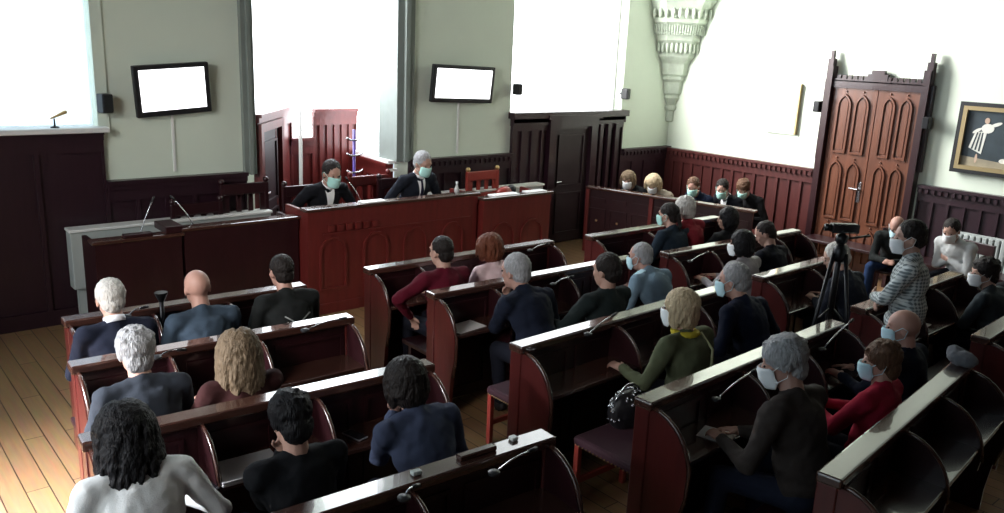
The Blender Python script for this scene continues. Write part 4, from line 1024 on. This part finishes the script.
# ---------------------------------------------------------------- small things on the pews
def sh(u, v): return at(u, v, .712)
t = thing('laptop', 'closed silver laptop on the shelf of the third left pew', 'laptop', (1.62, 3.84, .712))
R = Matrix.Translation((1.60, 3.83, .712)) @ Matrix.Rotation(-.07, 4, 'Z')
b = MB(); b.bevbox((-.17, -.12, 0), (.17, .12, .018), .006, R); b.build('laptop_base', mat('laptop_silver', (.50, .49, .50), .45, metal=.1), t)
b = MB(); b.bevbox((-.17, -.12, .019), (.17, .12, .028), .004, R); b.build('laptop_lid', mat('laptop_silver', (.5, .49, .5)), t)
def phone(label, c, rz, light=False):
    t = thing('smartphone', label, 'phone', c); R = Matrix.Translation(c) @ Matrix.Rotation(rz, 4, 'Z')
    b = MB(); b.bevbox((-.037, -.075, 0), (.037, .075, .009), .004, R); b.build('phone_case', mat('phone_silver', (.35, .36, .4), .3, metal=.5) if light else BRASS, t)
    b = MB(); b.box((-.032, -.068, .009), (.032, .068, .0105), R); b.build('phone_screen', mat('phone_glass', (.02, .02, .025), .1), t)
phone('dark phone with gold edge lying on the silver laptop', (1.66, 3.76, .741), 1.45)
phone('phone lying on the shelf beside the woman in blue', (2.26, 3.84, .712), .2, True)
phone('small pale phone on the shelf right of the curly-haired woman', (1.36, 3.80, .712), .2, True)
paper('white sheet under the hands of the man in the brown jacket', (4.04, 2.58, .712), .17, .20, .3)
paper('white sheets on the shelf before the dark-haired man in the green sweater', (4.78, 4.96, .712), .24, .2, .1)
paper('open papers before the man in the navy sweater', (3.98, 5.0, .712), .30, .2, .1)
paper('red and white leaflet on the shelf of the second right pew', (7.05, 4.86, .712), .2, .16, .2, m=mat('leaflet_red', (.5, .08, .08), .6))
paper('papers on the shelf before the man in the grey jacket', (7.35, 2.83, .712), .28, .2, .1)
def box_on(label, c, w, d, h, m, name='small_box', cat='box', rz=-.06):
    b = MB(); b.bevbox((-w / 2, -d / 2, 0), (w / 2, d / 2, h), .006, Matrix.Translation(c) @ Matrix.Rotation(rz, 4, 'Z')); return solo(b, name, m, label, cat, c)
box_on('small grey box on the rail of the nearest left pew', (2.00, 2.845, 1.001), .05, .035, .02, RAD)
box_on('long pale spectacle case on the rail of the nearest left pew', (2.35, 2.83, 1.001), .22, .045, .025, RAIL, 'spectacle_case', 'case')
box_on('small white carton near the right end of the nearest left pew rail', (2.60, 2.84, 1.001), .04, .04, .02, WHITE, 'white_carton', 'carton')
# dark lamp post rising in front of the second left pew
t = thing('microphone_post', 'dark slim post with flared top in front of the bald man', 'post', (1.84, 5.86, .712))
b = MB(); b.tube([(1.86, 5.88, .712), (1.86, 5.88, 1.08)], .016, 10); b.build('post_stem', BLACKM, t, smooth=True)
b = MB(); b.lathe([(.018, 1.06), (.045, 1.12), (.045, 1.13)], (1.86, 5.88, 0), 16); b.build('post_head', BLACKM, t)
# gooseneck microphones clipped behind the rails
for lab, (u0, v0), (u1, v1), y in (
        ('thin gooseneck microphone behind the rail beside the white-haired man', (127, 317), (141, 308), 5.90), ('thin gooseneck microphone beside the grey-haired man in the suit', (157, 358), (178, 350), 4.98),
        ('gooseneck microphone at the right end of the second left pew', (305, 331), (340, 319), 4.93), ('gooseneck microphone at the right end of the nearest left pew', (494, 474), (530, 451), 2.70),
        ('short gooseneck microphone in the middle of the nearest left pew', (404, 499), (413, 487), 2.74), ('gooseneck microphone at the right end of the front middle pew', (530, 251), (546, 244), 5.95),
        ('gooseneck microphone right of the man in the navy sweater', (553, 285), (570, 277), 5.03), ('gooseneck microphone on the empty place of the third middle pew', (588, 335), (612, 316), 3.80),
        ('gooseneck microphone left of the man in the brown jacket', (716, 400), (752, 372), 2.68), ('gooseneck microphone at the right end of the fourth middle pew', (822, 350), (850, 322), 2.76),
        ('gooseneck microphone left of the man in the grey sweater beside the second middle pew', (690, 262), (706, 253), 4.88)):
    a, c = on_y(u0, v0, y - .05), on_y(u1, v1, y - .02)
    goose(lab, a, c, group='pew microphones', bend=.015, r=.0055)
# handbag with sequins on the stool
t = thing('sequinned_handbag', 'dark handbag with silver sequins hanging by the third middle pew', 'handbag', (4.16, 3.28, .45))
b = MB(); b.ell((4.06, 3.30, .60), (.17, .10, .15)); b.remesh('bag_body', LEATHER, t, .012, 1, wr=.01)
b = MB(); rnd = random.Random(3)
for k in range(90):
    a, f_ = rnd.uniform(-PI, PI), rnd.uniform(.3, 2.0); b.ell((4.06 + .172 * math.cos(a) * math.sin(f_), 3.30 + .102 * math.sin(a) * math.sin(f_), .60 + .152 * math.cos(f_)), .010, nu=6, nv=4)
tag(b.build('sequins', STEEL, t), kind='stuff')
b = MB(); b.tube([(3.92 + .028 * k + .0, 3.30, .70 + .09 * math.sin(PI * k / 10)) for k in range(11)], .008, 6); b.build('bag_handle', STEEL, t, smooth=True)
# dark coats over the pew at the right edge
t = thing('dark_coat', 'dark coat heaped by the radiator at the right edge', 'coat', (9.6, 2.7, .45))
b = MB()
for dx, dy, dz, r in ((0, 0, .0, .2), (.14, .05, .1, .18), (-.12, .1, .0, .18), (.1, -.1, .2, .16), (0, .05, .25, .15)): b.ell((9.6 + dx, 2.72 + dy, .62 + dz), (r, r * .8, r * .9))
b.remesh('coat_cloth', fabric('coat', BL), t, .02, 2, wr=.03, wscale=6)
# knitted shoe-like bundle on the rail
t = thing('knit_hat', 'grey knitted hat resting on the rail at the right end of the nearest middle pew', 'hat', (5.8, 1.89, 1.0))
b = MB(); c = V((5.98, 1.96, 1.03)) if False else V((5.80, 1.89, 1.045)); b.ell(c, (.07, .10, .055)); b.ell(c + V((.03, .06, .02)), (.05, .06, .05)); b.remesh('knit_body', fabric('knit', (.16, .17, .19)), t, .01, 1, wr=.008, wscale=30)
simple_chair('dark wooden chair buried under the heaped coat', 9.6, 2.72, 1.2)
# tripod with camcorder
tb = V((7.25, 3.50, 0)); TH = 1.42
t = thing('camera_tripod', 'black tripod carrying a camcorder before the wooden double door', 'tripod', tb)
tb = V((6.24, 3.06, 0)); TK = 1.2
t.location = tb; t['_o'] = tuple(tb)
for k in range(3):
    a = .6 + k * 2 * PI / 3; f_ = V((math.cos(a), math.sin(a), 0)); b = MB()
    b.tube([tb + f_ * .05 + V((0, 0, 1.47)), tb + f_ * .15 + V((0, 0, .85)), tb + f_ * .26], [.018, .016, .012], 8); b.tube([tb + f_ * .02 + V((0, 0, 1.0)), tb + f_ * .14 + V((0, 0, .9))], .008, 6)
    b.ell(tb + f_ * .26 + V((0, 0, .012)), .018); b.build('leg', BLACKM, t, smooth=True)
b = MB(); b.tube([tb + V((0, 0, .9)), tb + V((0, 0, 1.6))], .022, 10); b.lathe([(.04, 1.40), (.055, 1.44), (.055, 1.50), (.03, 1.54)], tb, 14); b.lathe([(.03, 1.54), (.05, 1.57), (.05, 1.61), (.02, 1.63)], tb, 14); b.build('centre_column', BLACKM, t, smooth=True)
b = MB(); b.tube([tb + V((.02, 0, 1.58)), tb + V((.26, -.10, 1.60))], .010, 8); b.build('pan_handle', BLACKM, t, smooth=True)
CZ = 1.635
t2 = thing('camcorder', 'black camcorder mounted on the tripod before the double door', 'camera', tb + V((0, 0, CZ)))
R = Matrix.Translation(tb + V((0, 0, CZ))) @ Matrix.Rotation(.9, 4, 'Z')
b = MB(); b.bevbox((-.04, -.12, 0), (.04, .10, .075), .012, R); b.build('camera_body', BLACK, t2)
b = MB(); b.tube([R @ V((0, .09, .04)), R @ V((0, .15, .04))], .028, 14); b.build('lens', BLACKM, t2, smooth=True)
b = MB(); b.bevbox((-.12, -.06, .02), (-.042, .03, .026), .002, R); b.bevbox((-.045, -.06, .015), (-.038, .03, .070), .002, R); b.build('flip_screen', BLACK, t2)
# extra seats by the door
for o in [o for o in bpy.data.objects if o.type == 'EMPTY' and o.get('category') == 'person']:
    if 'by the radiator' in o['label']: simple_chair('dark wooden chair under the man in the white shirt', o.location.x + .02, o.location.y, 1.35)
    if 'clasped hands' in o['label']: simple_chair('dark wooden chair under the bald man with clasped hands', o.location.x + .02, o.location.y, 1.9)

# ---------------------------------------------------------------- light
def area(name, loc, tgt, sx, sy, e, col=(1, 1, 1), spread=180):
    l = bpy.data.lights.new(name, 'AREA'); l.shape = 'RECTANGLE'; l.size = sx; l.size_y = sy; l.energy = e; l.color = col; l.spread = math.radians(spread)
    o = bpy.data.objects.new(name, l); COL.objects.link(o); o.location = loc
    o.rotation_euler = (V(tgt) - V(loc)).to_track_quat('-Z', 'Y').to_euler(); return o
area('daylight_window_left', (.5, YF - .1, 3.9), (1.5, 3, 2.0), 3.2, 3.0, 30, (.8, .9, 1))
area('daylight_bay', (4.95, YF - .05, 3.9), (9.0, 4, 2.0), 1.8, 3.0, 80, (.95, .96, 1))
area('daylight_window_right', (9.05, YF - .08, 3.9), (11.5, 5.4, 3.0), 1.9, 3.0, 430, (1, .99, .96), 120)
area('daylight_side', (X0 + .05, 3.6, 3.8), (4.6, 7.8, .7), 3.0, 2.4, 62, (1, .95, .9), 60)
area('daylight_low_side', (X0 + .05, 5.6, 2.2), (.3, 4.9, 0), 1.5, 1.6, 210, (.95, .96, 1), 46)
w = bpy.data.worlds.new('world'); sc.world = w; w.use_nodes = True; w.node_tree.nodes['Background'].inputs[0].default_value = (.8, .9, 1, 1); w.node_tree.nodes['Background'].inputs[1].default_value = 1.0

for o in bpy.data.objects:
    if '_o' in o: del o['_o']
bpy.data.scenes.remove(TMP); bpy.data.batch_remove(RAW)
vs = sc.view_settings
sc.display_settings.display_device = 'sRGB'
vs.view_transform = 'Standard'; vs.look = 'None'; vs.gamma = 1; vs.use_curve_mapping = False; vs.exposure = 0.0
